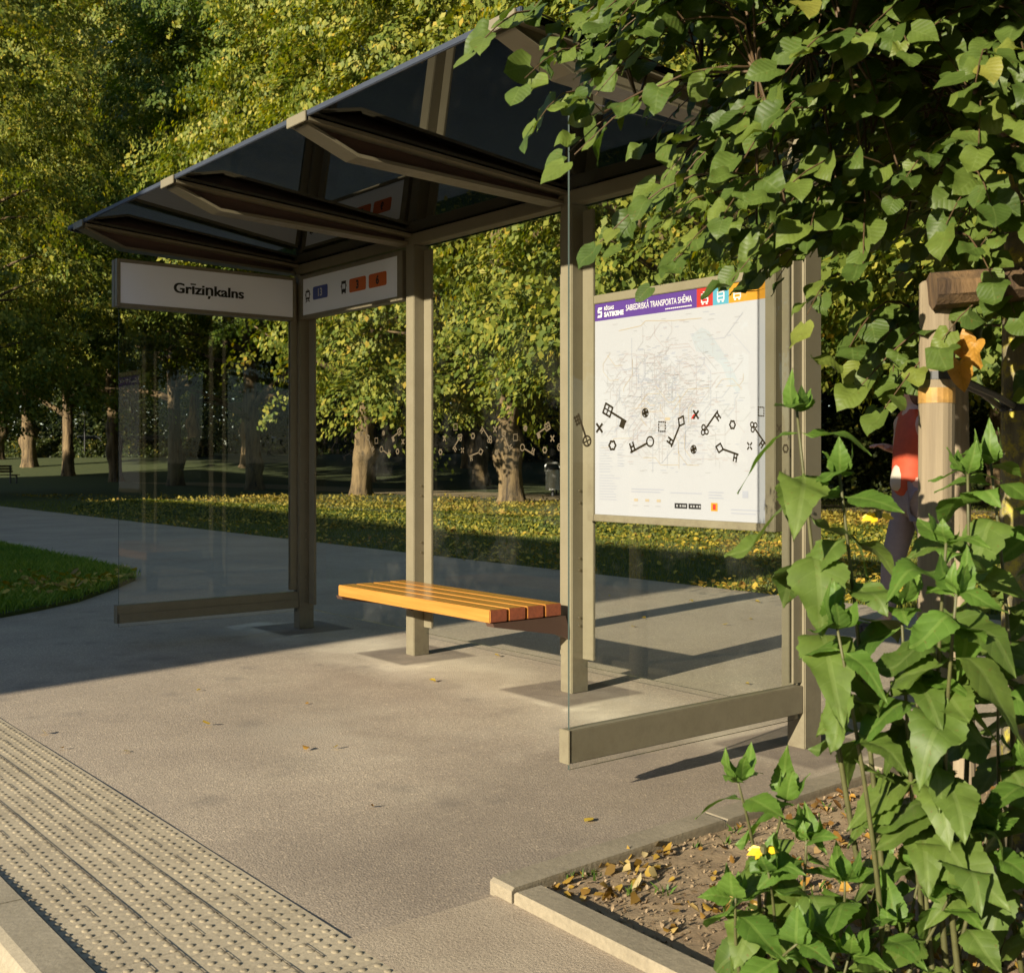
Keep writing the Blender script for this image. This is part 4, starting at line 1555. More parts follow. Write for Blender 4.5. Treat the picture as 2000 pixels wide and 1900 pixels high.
# ================================================================== sunroot plants (tall leafy plants with yellow flowers)
def sunroot(name, label, base, shoots, seed):
    rg = np.random.default_rng(seed)
    bx, by = base
    z0 = float(soil_z(bx, by))
    root = empty(name, (bx, by, z0), label=label, cat='plant', group='leafy plants growing in the bed')
    o = Vector((bx, by, z0))
    stem = MB(o)
    A = dict(P=[], D=[], N=[], S=[]); Bn = dict(P=[], D=[], N=[], S=[])
    fl = MB(o)
    for (fx, fy, tx_, ty_, tz_, nodes, Lmax, flower) in shoots:
        p0 = np.array([fx, fy, float(soil_z(fx, fy)) - .01]); p1 = np.array([tx_, ty_, tz_])
        bend = np.array([rg.uniform(-.04, .04), rg.uniform(-.04, .04), 0])
        cur = lambda t: p0 + (p1 - p0) * np.array([t ** 1.25, t ** 1.25, t]) + bend * math.sin(math.pi * t)
        H = np.linalg.norm(p1 - p0)
        pts = [cur(t) for t in np.linspace(0, 1, 10)]
        stem.tube([tuple(p) for p in pts], [.0066 * (.55 + .45 * min(1, H)) * (1 - .72 * t) + .001 for t in np.linspace(0, 1, 10)], 7)
        az = rg.uniform(0, math.pi)
        step = .10
        for k in range(nodes):
            dist = .006 + .014 * k + step * max(0, k - .6) * .72
            t = 1 - dist / max(H, .2)
            if t < .06: break
            p = cur(t)
            az += math.pi / 2 + rg.uniform(-.35, .35)
            age = min(1, (k + .9) / 2.4)
            Lf = Lmax * .77 * (.36 + .64 * age) * rg.uniform(.85, 1.12)
            for s in (0, math.pi):
                if k > 1 and rg.random() < .26: continue
                a = az + s + rg.uniform(-.25, .25)
                hd_ = np.array([math.cos(a), math.sin(a), 0])
                elev = (.85 - 1.05 * age) + rg.uniform(-.3, .3)
                d = hd_ * math.cos(elev) + np.array([0, 0, math.sin(elev)])
                n = np.array([0, 0, 1.0]) * math.cos(elev) - hd_ * math.sin(elev) + np.array([-.22, -.42, .15]) * .6 + rg.normal(0, .16, 3)
                X = Bn if k < 2 else A
                X['P'].append(p + d * .004); X['D'].append(d); X['N'].append(n); X['S'].append(Lf)
        for j in range(4):
            a = az + j * 1.57 + .6
            d = np.array([math.cos(a) * .8, math.sin(a) * .8, .75])
            Bn['P'].append(p1 - np.array([0, 0, .004])); Bn['D'].append(d); Bn['N'].append(np.array([math.cos(a), math.sin(a), .3])); Bn['S'].append(.075 * rg.uniform(.6, 1.2))
        if flower:
            c = Vector(flower)
            for j in (0, 3, 4, 5):
                a = 2 * math.pi * j / 8 + .2
                d = Vector((math.cos(a), math.sin(a) * .6, -.35 + .2 * math.sin(a)))
                sd = d.cross(Vector((0, -1, .4))).normalized() * .008
                fl.add([c, c + d * .02 + sd, c + d * .036, c + d * .02 - sd], [(0, 1, 2, 3)])
            fl.tube([c - Vector((0, 0, .008)), c + Vector((0, -.004, .006))], [.009, .006], 8, 1)
    stem.build('stem', M['art_stem'], root, smooth=True)
    for nm, X, mt in (('leaves', A, M['art_leaf']), ('young_leaves', Bn, M['art_young'])):
        if not X['P']: continue
        P_, D_, N_, S_ = (np.array(X[c]) for c in 'PDNS')
        n = len(P_)
        v, f, uv = place_leaves('lance', P_ - np.array(o), D_, N_, S_, rg.uniform(1.1, 1.45, n), rg.uniform(.5, 1.5, n))
        link(nm, np_mesh(nm, v, f, uv=uv, smooth=True), mt, root)
    if fl.v:
        fl.build('flower', [M['petal'], M['art_stem']], root)
    return root


def at(px, py, Y):
    return ((px - 1000) / 2263.6 * Y, Y, CAM_H - (py - 897) / 2263.6 * Y)


def sh(px, py, Y, foot, nodes=8, L=.19, fl=None):
    x, y, z = at(px, py, Y)
    return (foot[0], foot[1], x, y, z, nodes, L, fl)


sunroot('tall_sunroot', 'tallest pale green leafy plant, in front of the shelter corner post', (.80, 2.52),
        [sh(1556, 800, 2.42, (.80, 2.52), 8, .22), sh(1640, 925, 2.40, (.82, 2.50), 8, .18, at(1715, 1003, 2.4)), sh(1635, 1225, 2.32, (.80, 2.48), 5, .15)], 3)
sunroot('stake_sunroot', 'bushy green leafy plant standing close in front of the round stake', (.95, 2.50),
        [sh(1890, 925, 2.55, (.99, 2.58), 6, .17), sh(1848, 1060, 2.30, (.93, 2.46), 9, .20), sh(1868, 1160, 2.22, (.95, 2.44), 8, .20), sh(1790, 1330, 2.35, (.90, 2.46), 7, .21), sh(1760, 1180, 2.40, (.90, 2.5), 8, .20)], 5)
sunroot('edge_sunroot', 'dark leafy plant at the right edge of the picture beside the trunk', (1.16, 2.62),
        [sh(1935, 905, 2.6, (1.12, 2.66), 9, .19), sh(1950, 1320, 2.5, (1.14, 2.58), 8, .19), sh(2010, 1500, 2.45, (1.18, 2.56), 7, .18), sh(2040, 1000, 2.7, (1.2, 2.7), 9, .19)], 9)
sunroot('corner_sunroot', 'low bright green leafy plant with a drooping yellow flower on the soil', (.53, 2.52),
        [sh(1440, 1522, 2.45, (.53, 2.53), 7, .16), sh(1535, 1560, 2.50, (.56, 2.55), 7, .16), sh(1575, 1640, 2.45, (.60, 2.52), 7, .19, at(1490, 1655, 2.42)), sh(1437, 1750, 2.42, (.50, 2.5), 6, .17), sh(1560, 1840, 2.34, (.55, 2.45), 6, .18), sh(1650, 1720, 2.44, (.64, 2.5), 6, .19), sh(1500, 1700, 2.42, (.55, 2.5), 6, .17)], 13)
sunroot('slender_sunroot', 'slender low leafy shoot on bare soil between taller plants', (.74, 2.6),
        [sh(1726, 1570, 2.55, (.74, 2.62), 4, .11), sh(1660, 1860, 2.38, (.70, 2.46), 6, .15), sh(1740, 1800, 2.4, (.74, 2.48), 5, .14)], 17)
sunroot('leaning_sunroot', 'leafy shoot leaning right over dry leaves at the foot of stake', (.80, 2.42),
        [sh(1862, 1735, 2.38, (.78, 2.44), 6, .16), sh(1800, 1690, 2.45, (.80, 2.5), 5, .13), sh(1930, 1620, 2.40, (.92, 2.46), 6, .15)], 21)


# ================================================================== park trees
def crown_mesh(name, seed, n_b=520, per=330, leaf=.145, H=24.0, R0=6.6, zmin=3.0):
    rg = np.random.default_rng(seed)
    u1 = rg.random(n_b)
    z = zmin + (H - zmin) * (u1 ** 1.15)
    prof = np.interp(z, [zmin, 4.5, 8, 12, 16, 20, H], [.80, .98, 1.0, .93, .75, .45, .08])
    az = rg.uniform(0, 2 * np.pi, n_b)
    lob = 1 + .12 * np.sin(3 * az + seed) + .10 * np.sin(5 * az + z * .9)
    r = R0 * prof * lob * (1 - .45 * rg.random(n_b) ** 2.2)
    c = np.stack([r * np.cos(az), r * np.sin(az), z], 1)
    out = np.stack([np.cos(az), np.sin(az), 0 * az], 1)
    tan = np.stack([-np.sin(az), np.cos(az), 0 * az], 1)
    sa = rg.uniform(.7, 1.5, n_b); sb_ = rg.uniform(.6, 1.2, n_b)
    n = n_b * per
    s = np.clip(rg.normal(0, .5, (n_b, per)), -1.3, 1.3); t = np.clip(rg.normal(0, .5, (n_b, per)), -1.3, 1.3)
    # each bough carries a handful of leaf clumps with gaps between them
    nc = 9
    cs_, ct_, cz_ = rg.normal(0, .70, (n_b, nc)), rg.normal(0, .66, (n_b, nc)), rg.normal(0, .30, (n_b, nc))
    pick = rg.integers(0, nc, (n_b, per))
    ii = np.arange(n_b)[:, None]
    s = cs_[ii, pick] + rg.normal(0, .17, (n_b, per))
    t = ct_[ii, pick] + rg.normal(0, .17, (n_b, per))
    P = c[:, None] + tan[:, None] * (s * sa[:, None])[..., None] + out[:, None] * (t * sb_[:, None])[..., None]
    P[..., 2] += -.22 * (t * sb_[:, None]) - .22 * (s ** 2 + t ** 2) * sa[:, None] + cz_[ii, pick] + rg.normal(0, .11, (n_b, per)) - .5 * ((s - cs_[ii, pick]) ** 2 + (t - ct_[ii, pick]) ** 2)
    cn_ = rg.normal(0, .55, (n_b, nc, 3))
    N = out[:, None] * .75 + np.array([0, 0, .6]) + cn_[ii, pick] + rg.normal(0, .27, (n_b, per, 3))
    P = P.reshape(-1, 3); N = unit(N.reshape(-1, 3))
    D = np.array([0, 0, -.9]) + np.repeat(out, per, 0) * .5 + rg.normal(0, .45, (n, 3))
    D = unit(D - N * (D * N).sum(-1, keepdims=True))
    X = np.cross(N, D)
    L = leaf * rg.uniform(.65, 1.25, n)[:, None]
    v = np.stack([P - D * L * .5, P + X * L * .36, P + D * L * .55 - N * L * .12, P - X * L * .36], 1).reshape(-1, 3)
    return np_mesh(name, v, np.arange(4 * n).reshape(n, 4))


CR = [crown_mesh('crown_a', 1), crown_mesh('crown_b', 2)]
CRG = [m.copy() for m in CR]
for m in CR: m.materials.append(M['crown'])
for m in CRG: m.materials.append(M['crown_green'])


def trunk_mesh(seed, r0=.31, burl=True, H=15.0):
    rg = np.random.default_rng(seed)
    rows, cols = 46, 26
    zs = np.concatenate([np.linspace(-.1, 4, 30), np.linspace(4.3, H, 16)])
    A_ = np.linspace(0, 2 * np.pi, cols, endpoint=False)
    v = []
    bl = [(rg.uniform(.8, 2.6), rg.uniform(0, 6.28), rg.uniform(.06, .2), rg.uniform(.2, .4)) for _ in range(7 if burl else 2)]
    lx, ly = rg.uniform(-.05, .05, 2)
    for z in zs:
        rr = r0 * (1 - .045 * z if z < 12 else .46) * (1 + .38 * math.exp(-max(z, 0) / .30))
        rr = max(rr, .08)
        for a in A_:
            x = rr * (1 + .10 * math.exp(-max(z, 0) / .7) * math.sin(5 * a + seed) + .05 * math.sin(7 * a + z))
            for (bz, ba, br, bs) in bl:
                da = (a - ba + math.pi) % (2 * math.pi) - math.pi
                x += br * math.exp(-((z - bz) / bs) ** 2 - (da / .7) ** 2)
            x *= 1 + .05 * rg.uniform(-1, 1)
            v.append((x * math.cos(a) + lx * z, x * math.sin(a) + ly * z, z))
    f = []
    for i in range(rows - 1):
        for j in range(cols):
            j2 = (j + 1) % cols
            f.append((i * cols + j, i * cols + j2, (i + 1) * cols + j2, (i + 1) * cols + j))
    return np.array(v), np.array(f)


def limbs_mb(mb, seed):
    rg = np.random.default_rng(seed)
    for k in range(12):
        z0 = rg.uniform(2.8, 9); az = rg.uniform(0, 6.28); L = rg.uniform(3, 5.5)
        up = rg.uniform(.25, .8)
        pts = [(L * t * math.cos(az + .2 * t), L * t * math.sin(az + .2 * t), z0 + up * L * t - .12 * L * t * t + .12 * math.sin(5 * t + k)) for t in np.linspace(0, 1, 7)]
        mb.tube(pts, [.15 - .13 * t for t in np.linspace(0, 1, 7)], 7)


TM = []
for s_, bu in ((1, True), (2, True), (3, False)):
    v, f = trunk_mesh(s_, burl=bu)
    mb = MB()
    mb.add([tuple(p) for p in v], [tuple(q) for q in f])
    limbs_mb(mb, s_)
    me = bpy.data.meshes.new('trunk')
    me.from_pydata([tuple(p) for p in mb.v], [], mb.f)
    me.polygons.foreach_set('use_smooth', [True] * len(me.polygons))
    me.materials.append(M['bark'])
    TM.append(me)


def park_tree(X, Y, ti, ci, rz, sc, label, green=False, group='linden trees of the park', tscale=1.0, lift=0.0):
    z = float(terrain_z(X, Y))
    r = empty('linden_tree', (X, Y, z), rz, label=label, cat='tree', group=group)
    t = link('trunk', TM[ti], None, r)
    t.scale = (sc * tscale, sc * tscale, sc)
    c = link('crown', (CRG if green else CR)[ci], None, r)
    c.scale = (sc, sc, sc)
    c.location = (0, 0, lift)
    return r


row = lambda k, o=0.0: (0.0 - 5.1 * k + o * .80, 32.1 + 6.9 * k + o * .6)
seen = [(0, 'old linden with gnarled sunlit trunk beside the grey litter bin', 0, 0, .7, False),
        (1, 'old linden with burled sunlit trunk seen between the two left posts', 1, 1, 2.6, False),
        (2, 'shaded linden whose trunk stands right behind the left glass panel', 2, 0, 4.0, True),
        (3, 'shaded linden whose trunk shows in the middle of the left glass panel', 2, 1, 5.1, False),
        (4, 'linden with a dark trunk just left of the left glass panel', 0, 0, 1.3, False),
        (5, 'linden with sunlit reddish trunk on the far left behind the lawn', 2, 1, 3.3, False),
        (-1, 'linden standing behind the transport map poster', 1, 0, 5.8, False),
        (-2, 'linden at the right beyond the round stakes', 0, 1, .3, True)]
for k, lab, ti, ci, rz_, gr in seen:
    X, Y = row(k)
    park_tree(X, Y, ti, ci, rz_, 1.25 if k >= 3 else 1.0, lab, gr, tscale=(.8 if k >= 3 else 1.0), lift=(2.6 if k >= 2 else 0.0))
    if k == 1:                        # grown lopsided, its low boughs are on the right
        ob = [o for o in COL.objects if o.name.startswith('crown') and abs(o.parent.location.x - X) < .01 and abs(o.parent.location.y - Y) < .01][0]
        co = np.empty(len(ob.data.vertices) * 3, np.float32)
        ob.data.vertices.foreach_get('co', co)
        co = co.reshape(-1, 4, 3)
        cz, sz = math.cos(rz_), math.sin(rz_)
        wx = co[:, 0, 0] * cz - co[:, 0, 1] * sz
        wy = co[:, 0, 0] * sz + co[:, 0, 1] * cz
        keep = ~((wx < -.9 + .35 * np.sin(co[:, 0, 2] * 2.1) + .16 * (wy + 3)) & (co[:, 0, 2] < 7.6 + .9 * np.sin(wx * 1.7)))
        me = np_mesh('crown_lopsided', co[keep].reshape(-1, 3), np.arange(4 * keep.sum()).reshape(-1, 4))
        me.materials.append(M['crown'])
        ob.data = me
more = [(row(6), 0, 1, .4), (row(7), 1, 0, 2.4), (row(8), 1, 0, 5.4), (row(-3), 0, 0, 3.4), (row(-4), 1, 0, 1.4),
        (row(-1, 10), 1, 1, 1.1), (row(0, 11), 2, 0, 2.2), (row(1, 10), 0, 1, 4.2), (row(2, 11), 1, 0, 5.0), (row(3, 10), 2, 1, .2), (row(4, 11), 0, 0, 3.2), (row(5, 11), 0, 0, 2.9), (row(-2, 11), 0, 0, 2.0),
        (row(0, 22), 1, 1, .9), (row(2, 23), 0, 0, 1.9), (row(4, 22), 2, 1, 3.9), (row(-2, 22), 1, 0, 5.9), (row(1, 34), 1, 1, 4.9), (row(3, 35), 1, 0, 2.7), (row(-1, 34), 0, 0, 1.2),
        (row(5.5, 24), 1, 0, 5.6), (row(7, 14), 0, 1, 3.6), (row(5, 38), 0, 1, .6), (row(-3, 36), 0, 1, .6), (row(9, 3), 2, 1, .6)]
more += [(row(-5), 0, 1, .9), (row(-6), 1, 0, 1.9), ((31, 12), 1, 1, .3), ((34, 2), 0, 0, 2.3), ((36, -8), 0, 1, 3.3)]  # unseen trees added at the side to block sky reflected in the glass
for (X, Y), ti, ci, rz_ in more:
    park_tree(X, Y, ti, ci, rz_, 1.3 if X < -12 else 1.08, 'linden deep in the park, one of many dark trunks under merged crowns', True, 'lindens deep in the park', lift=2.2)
# big low bough of the leftmost foreground linden
for (X, Y, rz_, lab) in ((-19.5, 38.0, 2.0, 'linden at the far left whose low boughs hang over the path'), (9.5, 12.5, 4.4, 'linden by the path behind the right hand stakes')):
    park_tree(X, Y, 1, 0, rz_, .95, lab)


# ---- shrubs and hedge
def leaf_blob(name, path, wdt, hgt, n, leaf, seed, mat, z=None):
    rg = np.random.default_rng(seed)
    path = np.array(path, float)
    seg = np.linalg.norm(np.diff(path, axis=0), axis=1)
    cum = np.concatenate([[0], np.cumsum(seg)])
    s = rg.uniform(0, cum[-1], n)
    x, y = np.interp(s, cum, path[:, 0]), np.interp(s, cum, path[:, 1])
    d = path[-1] - path[0]; d = d / np.linalg.norm(d)
    nn = np.array([-d[1], d[0]])
    tt = rg.uniform(-1, 1, n)
    env = hgt * (1 - np.abs(tt) ** 3) * (.65 + .6 * fbm(s * .9, tt * 1.3, seed, 3))
    hh = env * rg.random(n) ** .5
    x = x + nn[0] * tt * wdt / 2 + rg.normal(0, .05, n); y = y + nn[1] * tt * wdt / 2 + rg.normal(0, .05, n)
    P = np.stack([x, y, terrain_z(x, y) + hh], 1)
    N = unit(np.stack([nn[0] * tt, nn[1] * tt, .8 + 0 * tt], 1) + rg.normal(0, .5, (n, 3)))
    D = unit(np.cross(N, rg.normal(0, 1, (n, 3))))
    X = np.cross(N, D)
    L = leaf * rg.uniform(.6, 1.3, n)[:, None]
    o = P.mean(0) * np.array([1, 1, 0])
    v = np.stack([P - D * L * .5, P + X * L * .36, P + D * L * .55, P - X * L * .36], 1).reshape(-1, 3) - o
    ob = link(name, np_mesh(name, v, np.arange(4 * n).reshape(n, 4)), mat)
    ob.location = o
    return ob


tag(leaf_blob('low_hedge', [(11, 14.2), (6, 16.6), (0, 20.2), (-6.4, 25.2), (-9.5, 28.5)], 3.4, .24, 110000, .06, 71, M['hedge']), 'low clipped dark green hedge along the lawn behind the path', 'hedge')
tag(leaf_blob('clipped_hedge', [(-44, 84), (-22, 84)], 2.5, 1.3, 20000, .2, 73, M['bush']), 'dark clipped hedge in front of the far parked cars', 'hedge')
for i, (x, y, wd, hg, lab) in enumerate(((-12, 92, 14, 5, 'dark shrub thicket in the far park, behind the name sign'), (4, 80, 12, 4, 'dark shrub thicket behind the litter bin'), (18, 62, 14, 5, 'dark shrub thicket behind the right end of the shelter'), (-60, 110, 24, 9, 'dark shrub thicket at the far left edge'), (-34, 118, 26, 9, 'dark shrub thicket behind the parked cars'), (14, 34, 8, 3.2, 'dark shrub behind the round stakes'))):
    tag(leaf_blob('shrub', [(x - wd / 2, y + 2), (x + wd / 2, y - 2)], wd * .5, hg, 16000, .3 if y > 50 else .16, 80 + i, M['bush']), lab, 'shrub')

# ================================================================== litter bin, park benches, lamp, cars
lb = empty('litter_bin', (1.30, 37.0, -.02), label='grey cylindrical litter bin on the gravel beside a linden trunk', cat='litter bin')
b = MB()
b.tube([(0, 0, .22), (0, 0, .86)], .23, 20)
b.build('body', M['steel'], lb, smooth=False)
b = MB(); b.tube([(0, 0, .861), (0, 0, .93)], [.215, .215], 20); b.build('rim', M['bin_dark'], lb)
b = MB(); b.tube([(-.23, 0, .80), (-.23, 0, 1.0), (-.15, 0, 1.08), (.15, 0, 1.08), (.23, 0, 1.0), (.23, 0, .80)], .035, 8); b.build('hood', M['steel'], lb)
b = MB(); b.tube([(0, .0, 0), (0, .0, .22)], .05, 8); b.build('post', M['iron'], lb)


def park_bench(X, Y, rz, label):
    r = empty('park_bench', (X, Y, float(terrain_z(X, Y))), rz, label=label, cat='bench')
    s = MB()
    for k in range(4): s.box(-.9, .9, -.2 + k * .11, -.11 + k * .11, .43, .47)
    s.build('seat', M['oldwood'], r)
    s = MB()
    for k in range(3): s.box(-.9, .9, .24 + k * .03, .27 + k * .03, .56 + k * .13, .66 + k * .13)
    s.build('backrest', M['oldwood'], r)
    for sx in (-.7, .7):
        MB().box(sx - .03, sx + .03, -.2, -.15, 0, .429).box(sx - .03, sx + .03, .18, .235, 0, .9).box(sx - .03, sx + .03, -.149, .179, .38, .428).build('leg', M['iron'], r)


park_bench(2.2, 38.4, R(15), 'wooden park bench half hidden behind the shelter post beside the litter bin')
park_bench(-24.6, 56.0, R(70), 'wooden park bench at the left edge of the far lawn')

lm = empty('street_lamp', (-30.6, 83, float(terrain_z(-30.6, 83))), label='slim park lamp with a white globe beyond the dark hedge', cat='street lamp')
b = MB(); b.tube([(0, 0, 0), (0, 0, .5), (0, 0, 2.9)], [.09, .05, .045], 10); b.build('pole', M['iron'], lm)
b = MB(); b.tube([(0, 0, 2.9 + .2 + .2 * math.sin(a)) for a in np.linspace(-1.4, 1.4, 8)], [.21 * math.cos(a) for a in np.linspace(-1.4, 1.4, 8)], 14); b.build('globe', M['globe'], lm, smooth=True)


def car(X, Y, rz, body_mat, label, src=None):
    r = empty('parked_car', (X, Y, float(terrain_z(X, Y))), rz, label=label, cat='car', group='cars parked beyond the park')
    prof = [(-2.1, .35), (-2.15, .7), (-2.0, .95), (-1.3, 1.0), (-.75, 1.42), (.55, 1.45), (1.2, 1.02), (2.0, .86), (2.15, .6), (2.1, .32)]
    b = MB(); b.prism(prof, 'y', -.85, .85); b.build('body', body_mat, r)
    for sy in (-1, 1):
        b = MB(); b.prism([(-1.1, 1.02), (-.66, 1.36), (.48, 1.38), (.98, 1.04)], 'y', sy * .853, sy * .858); b.build('side_window', M['window'], r)
    b = MB(); b.add([(1.23, -.7, 1.035), (1.23, .7, 1.035), (.62, .66, 1.44), (.62, -.66, 1.44)], [(0, 1, 2, 3)]); b.build('windscreen', M['window'], r)
    for x in (-1.3, 1.35):
        for sy in (-.8, .8):
            b = MB(); b.tube([(x, sy - .1, .32), (x, sy + .1, .32)], .32, 16); b.build('wheel', M['tyre'], r)


car(-33.5, 92, R(10), M['car_silver'], 'silver car parked left, behind the far hedge by the lamp')
car(-28.5, 93, R(5), M['car_dark'], 'dark car parked right of the white globe lamp')
car(-18.6, 95, R(80), M['car_silver'], 'silver car parked beyond the trees behind the left post')

# ================================================================== person behind the stakes
PX_, PY_ = 2.68, 7.7
PE = empty('person', (PX_, PY_, 0), R(8), label='person in an orange jacket and pale trousers walking left behind the stake', cat='person')


def skin_obj(name, nodes, edges, mat, parent, sub=2, root='pelvis'):
    names = list(nodes)
    me = bpy.data.meshes.new(name)
    me.from_pydata([nodes[k][0] for k in names], [(names.index(a), names.index(b)) for a, b in edges], [])
    o = bpy.data.objects.new(name, me)
    COL.objects.link(o)
    md = o.modifiers.new('skin', 'SKIN')
    md.use_smooth_shade = True
    for i, k in enumerate(names):
        rr = nodes[k][1]
        sv_ = me.skin_vertices[0].data[i]
        sv_.radius = rr if isinstance(rr, tuple) else (rr, rr)
        sv_.use_root = (k == root)
    ss = o.modifiers.new('sub', 'SUBSURF')
    ss.levels = sub; ss.render_levels = sub
    dg = bpy.context.evaluated_depsgraph_get()
    dg.update()
    m2 = bpy.data.meshes.new_from_object(o.evaluated_get(dg))
    bpy.data.objects.remove(o)
    m2.name = name
    r = link(name, m2, mat, parent)
    m2.polygons.foreach_set('use_smooth', [True] * len(m2.polygons))
    return r


# figure faces local -x; height 1.80
N = {'pelvis': ((0, 0, .96), (.13, .15)), 'waist': ((-.01, 0, 1.12), (.11, .135)), 'chest': ((-.02, 0, 1.34), (.125, .165)), 'neck0': ((-.01, 0, 1.49), .06), 'neck': ((-.03, 0, 1.56), .046),
     'jaw': ((-.055, 0, 1.62), (.062, .06)), 'head': ((-.05, 0, 1.70), (.095, .078)), 'crownp': ((-.03, 0, 1.765), (.07, .06)),
     'nose': ((-.155, 0, 1.675), .012), 'brow': ((-.125, 0, 1.70), .03)}
E = [('pelvis', 'waist'), ('waist', 'chest'), ('chest', 'neck0'), ('neck0', 'neck'), ('neck', 'jaw'), ('jaw', 'head'), ('head', 'crownp'), ('head', 'brow'), ('brow', 'nose')]
for sd, sg in (('l', 1), ('r', -1)):
    fx = -.20 if sd == 'l' else .22
    N.update({'sh' + sd: ((-.01, .19 * sg, 1.44), .06), 'el' + sd: ((.13 if sd == 'l' else .10, .25 * sg, 1.15), .043)})
    wr = (-.06, .21 * sg, 1.25) if sd == 'l' else (.16, .26 * sg, .95)
    N['wr' + sd] = (wr, .027)
    hx = (-1, 0, .25) if sd == 'l' else (.2, 0, -1)
    hd_ = Vector(hx).normalized()
    pm = Vector(wr) + hd_ * .055
    N['pa' + sd] = (tuple(pm), (.022, .036))
    E += [('chest', 'sh' + sd), ('sh' + sd, 'el' + sd), ('el' + sd, 'wr' + sd), ('wr' + sd, 'pa' + sd)]
    perp = Vector((0, 1, 0))
    nrm_ = hd_.cross(perp)
    for j, (off, ln) in enumerate(((-.03, .062), (-.010, .074), (.011, .070), (.030, .055))):
        a = pm + hd_ * .035 + perp * off
        b1 = a + hd_ * ln * .55 + nrm_ * .008
        c1 = b1 + hd_ * ln * .42 + nrm_ * .022
        N.update({f'f{sd}{j}a': (tuple(a), .0095), f'f{sd}{j}b': (tuple(b1), .0088), f'f{sd}{j}c': (tuple(c1), .0075)})
        E += [('pa' + sd, f'f{sd}{j}a'), (f'f{sd}{j}a', f'f{sd}{j}b'), (f'f{sd}{j}b', f'f{sd}{j}c')]
    tb1 = pm - hd_ * .02 - perp * .035 * sg + nrm_ * .01
    tb2 = tb1 + hd_ * .045 - perp * .018 * sg + nrm_ * .01
    N.update({f't{sd}a': (tuple(tb1), .012), f't{sd}b': (tuple(tb2), .0095)})
    E += [('pa' + sd, f't{sd}a'), (f't{sd}a', f't{sd}b')]
    N.update({'hi' + sd: ((0, .09 * sg, .90), .085), 'kn' + sd: ((fx * .55, .10 * sg, .50), .058), 'an' + sd: ((fx + .05, .10 * sg, .10), .036), 'to' + sd: ((fx - .10, .10 * sg, .045), .034)})
    E += [('pelvis', 'hi' + sd), ('hi' + sd, 'kn' + sd), ('kn' + sd, 'an' + sd), ('an' + sd, 'to' + sd)]
skin_obj('body', N, E, M['skin'], PE)
# clothing follows the same joints
J = {k: N[k] for k in ('waist', 'chest', 'shl', 'ell', 'shr', 'elr')}
J = {k: (p, tuple(x + .012 for x in (r if isinstance(r, tuple) else (r, r)))) for k, (p, r) in J.items()}
J['hem'] = ((.0, 0, .90), (.165, .195)); J['neck0'] = ((-.0, 0, 1.475), (.075, .09))
J['wrl'] = (tuple(Vector(N['wrl'][0]) - (Vector(N['wrl'][0]) - Vector(N['ell'][0])) * .22), (.042, .042)); J['wrr'] = (tuple(Vector(N['wrr'][0]) - (Vector(N['wrr'][0]) - Vector(N['elr'][0])) * .18), (.042, .042))
skin_obj('jacket', J, [('hem', 'waist'), ('waist', 'chest'), ('chest', 'neck0'), ('chest', 'shl'), ('shl', 'ell'), ('ell', 'wrl'), ('chest', 'shr'), ('shr', 'elr'), ('elr', 'wrr')], M['jacket'], PE, root='chest')
skin_obj('shirt', {'waist': ((-.085, 0, 1.16), (.085, .06)), 'mid': ((-.095, .01, 1.06), (.095, .07)), 'hem': ((-.10, .02, .95), (.10, .075))}, [('waist', 'mid'), ('mid', 'hem')], M['shirt'], PE, root='waist')
T_ = {'pelvis': ((0, 0, .89), (.11, .13))}
TE = []
for sd in 'lr':
    for k_, ex_ in (('hi', .018), ('kn', .022)):
        p, r_ = N[k_ + sd]; T_[k_ + sd] = (p, r_ + ex_)
    p = Vector(N['an' + sd][0]) + Vector((0, 0, .05)); T_['an' + sd] = (tuple(p), .055)
    TE += [('pelvis', 'hi' + sd), ('hi' + sd, 'kn' + sd), ('kn' + sd, 'an' + sd)]
skin_obj('trousers', T_, TE, M['tights'], PE)
skin_obj('hair', {'pelvis': ((-.055, 0, 1.765), (.115, .115)), 'b': ((-.012, 0, 1.71), (.13, .13)), 'c': ((.02, 0, 1.60), (.10, .10)), 'd': ((.03, 0, 1.50), (.06, .08))}, [('pelvis', 'b'), ('b', 'c'), ('c', 'd')], M['hair'], PE)
for sd in 'lr':
    p = Vector(N['an' + sd][0])
    MB().box(p.x - .21, p.x + .07, p.y - .045, p.y + .045, .0, .085, bev=.02).build('shoe', M['shoe'], PE)
ey = MB()
for sg in (-1, 1):
    ey.tube([(-.128, .030 * sg, 1.69), (-.136, .030 * sg, 1.69)], [.010, .006], 8)
ey.build('eyes', M['shoe'], PE)
mo = MB(); mo.box(-.118, -.112, -.022, .022, 1.632, 1.640); mo.build('mouth', M['jacket'], PE)

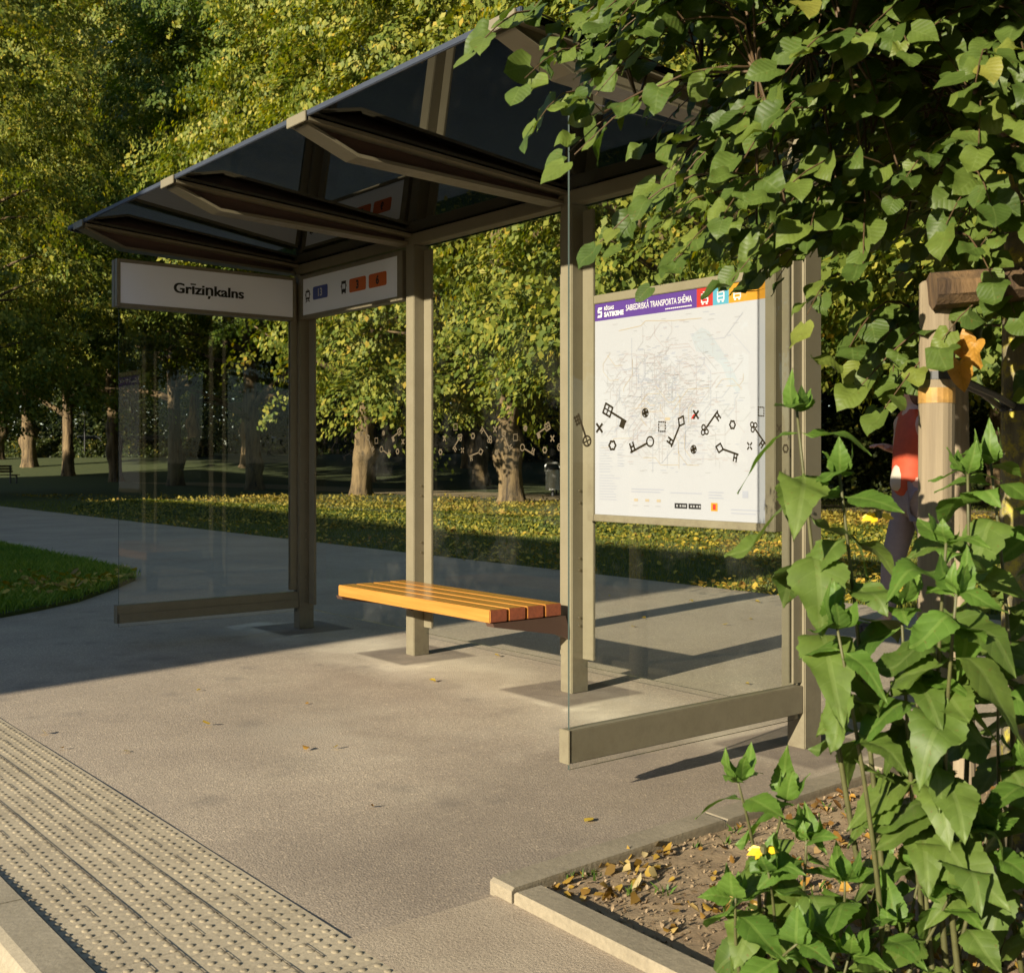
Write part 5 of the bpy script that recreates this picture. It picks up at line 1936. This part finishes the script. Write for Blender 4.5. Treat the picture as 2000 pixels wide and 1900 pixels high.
# ================================================================== fallen leaves on the pavement
spots = [(655, 1463, 1), (725, 1579, 2), (88, 1435, 0), (403, 1419, 0), (388, 1350, 0), (247, 1470, 1), (1460, 1338, 0), (1350, 1175, 0), (1480, 1178, 0), (1257, 1210, 1), (1416, 1222, 0), (1465, 1210, 0), (1535, 1200, 0), (1190, 1165, 0), (1237, 1225, 1), (1530, 1265, 0),
         (845, 1333, 0), (972, 1283, 0), (120, 1465, 2), (598, 1465, 2), (1150, 1605, 0), (130, 1060, 0), (110, 1080, 0), (600, 1376, 2)]
tagged = {0: 'small yellow fallen leaf lying on the open asphalt', 1: 'curled pale yellow fallen leaf lying on the asphalt', 2: 'small brown fallen leaf lying on the asphalt'}
for i, (px, py, kd) in enumerate(spots):
    Z = 2263.6 * CAM_H / (py - 897)
    X = (px - 1000) / 2263.6 * Z
    o = scatter_leaves('fallen_leaf', np.array([[0, 0, 0.0]]), .034 if kd != 2 else .024, M['litter_brown'] if kd == 2 else M['litter'], .7, .3)
    o.location = (X, Z, .006)
    tag(o, tagged[kd], 'leaf', ['yellow leaves on the asphalt', 'curled leaves on the asphalt', 'brown leaves on the asphalt'][kd])

# ================================================================== house across the road, behind the camera, that shades the left of the stop
HB = empty('house', W(-25, 21), ROT, label='long rendered house across the road that shades the left of the stop', cat='house')
q1, b0, b1, hh = 3.256, 14.0, 26.0, 6.9
hx0, hx1 = -22.2 + 25, q1 + 25
wl = MB().box(hx0, hx1, -(b1 - 21), -(b0 - 21), -.06, hh).build('wall', M['wall'], HB)
MB().box(hx0 - .2, hx1 + .0, -(b1 - 21) - .2, -(b0 - 21) + .0, hh + .002, hh + .12).build('roof', M['roofing'], HB)

TB = empty('park_shade_house', W(-50, 21), ROT, label='unseen taller house added across the road to shade the far left of the park', cat='house')  # unseen, added to keep the left park trees in shade
MB().box(-3.5, 27.7, -7, 7, -.06, 13.5).build('wall', M['wall'], TB)
MB().box(-3.7, 27.9, -7.2, 7.2, 13.502, 13.65).build('roof', M['roofing'], TB)

fw = leaf_blob('far_wood', [(-130, 128), (20, 140), (150, 120)], 34, 30, 260000, .8, 99, M['bush'])
tag(fw, kind='stuff')

RBH = empty('sky_block_house', W(48, 21), ROT, label='unseen house added across the road at the right to hold back sky light', cat='house')  # unseen block added to cut sky light on the shaded faces
MB().box(-33, 40, -7, 7, -.06, 13.0).build('wall', M['wall'], RBH)
MB().box(-33.2, 40.2, -7.2, 7.2, 13.002, 13.15).build('roof', M['roofing'], RBH)
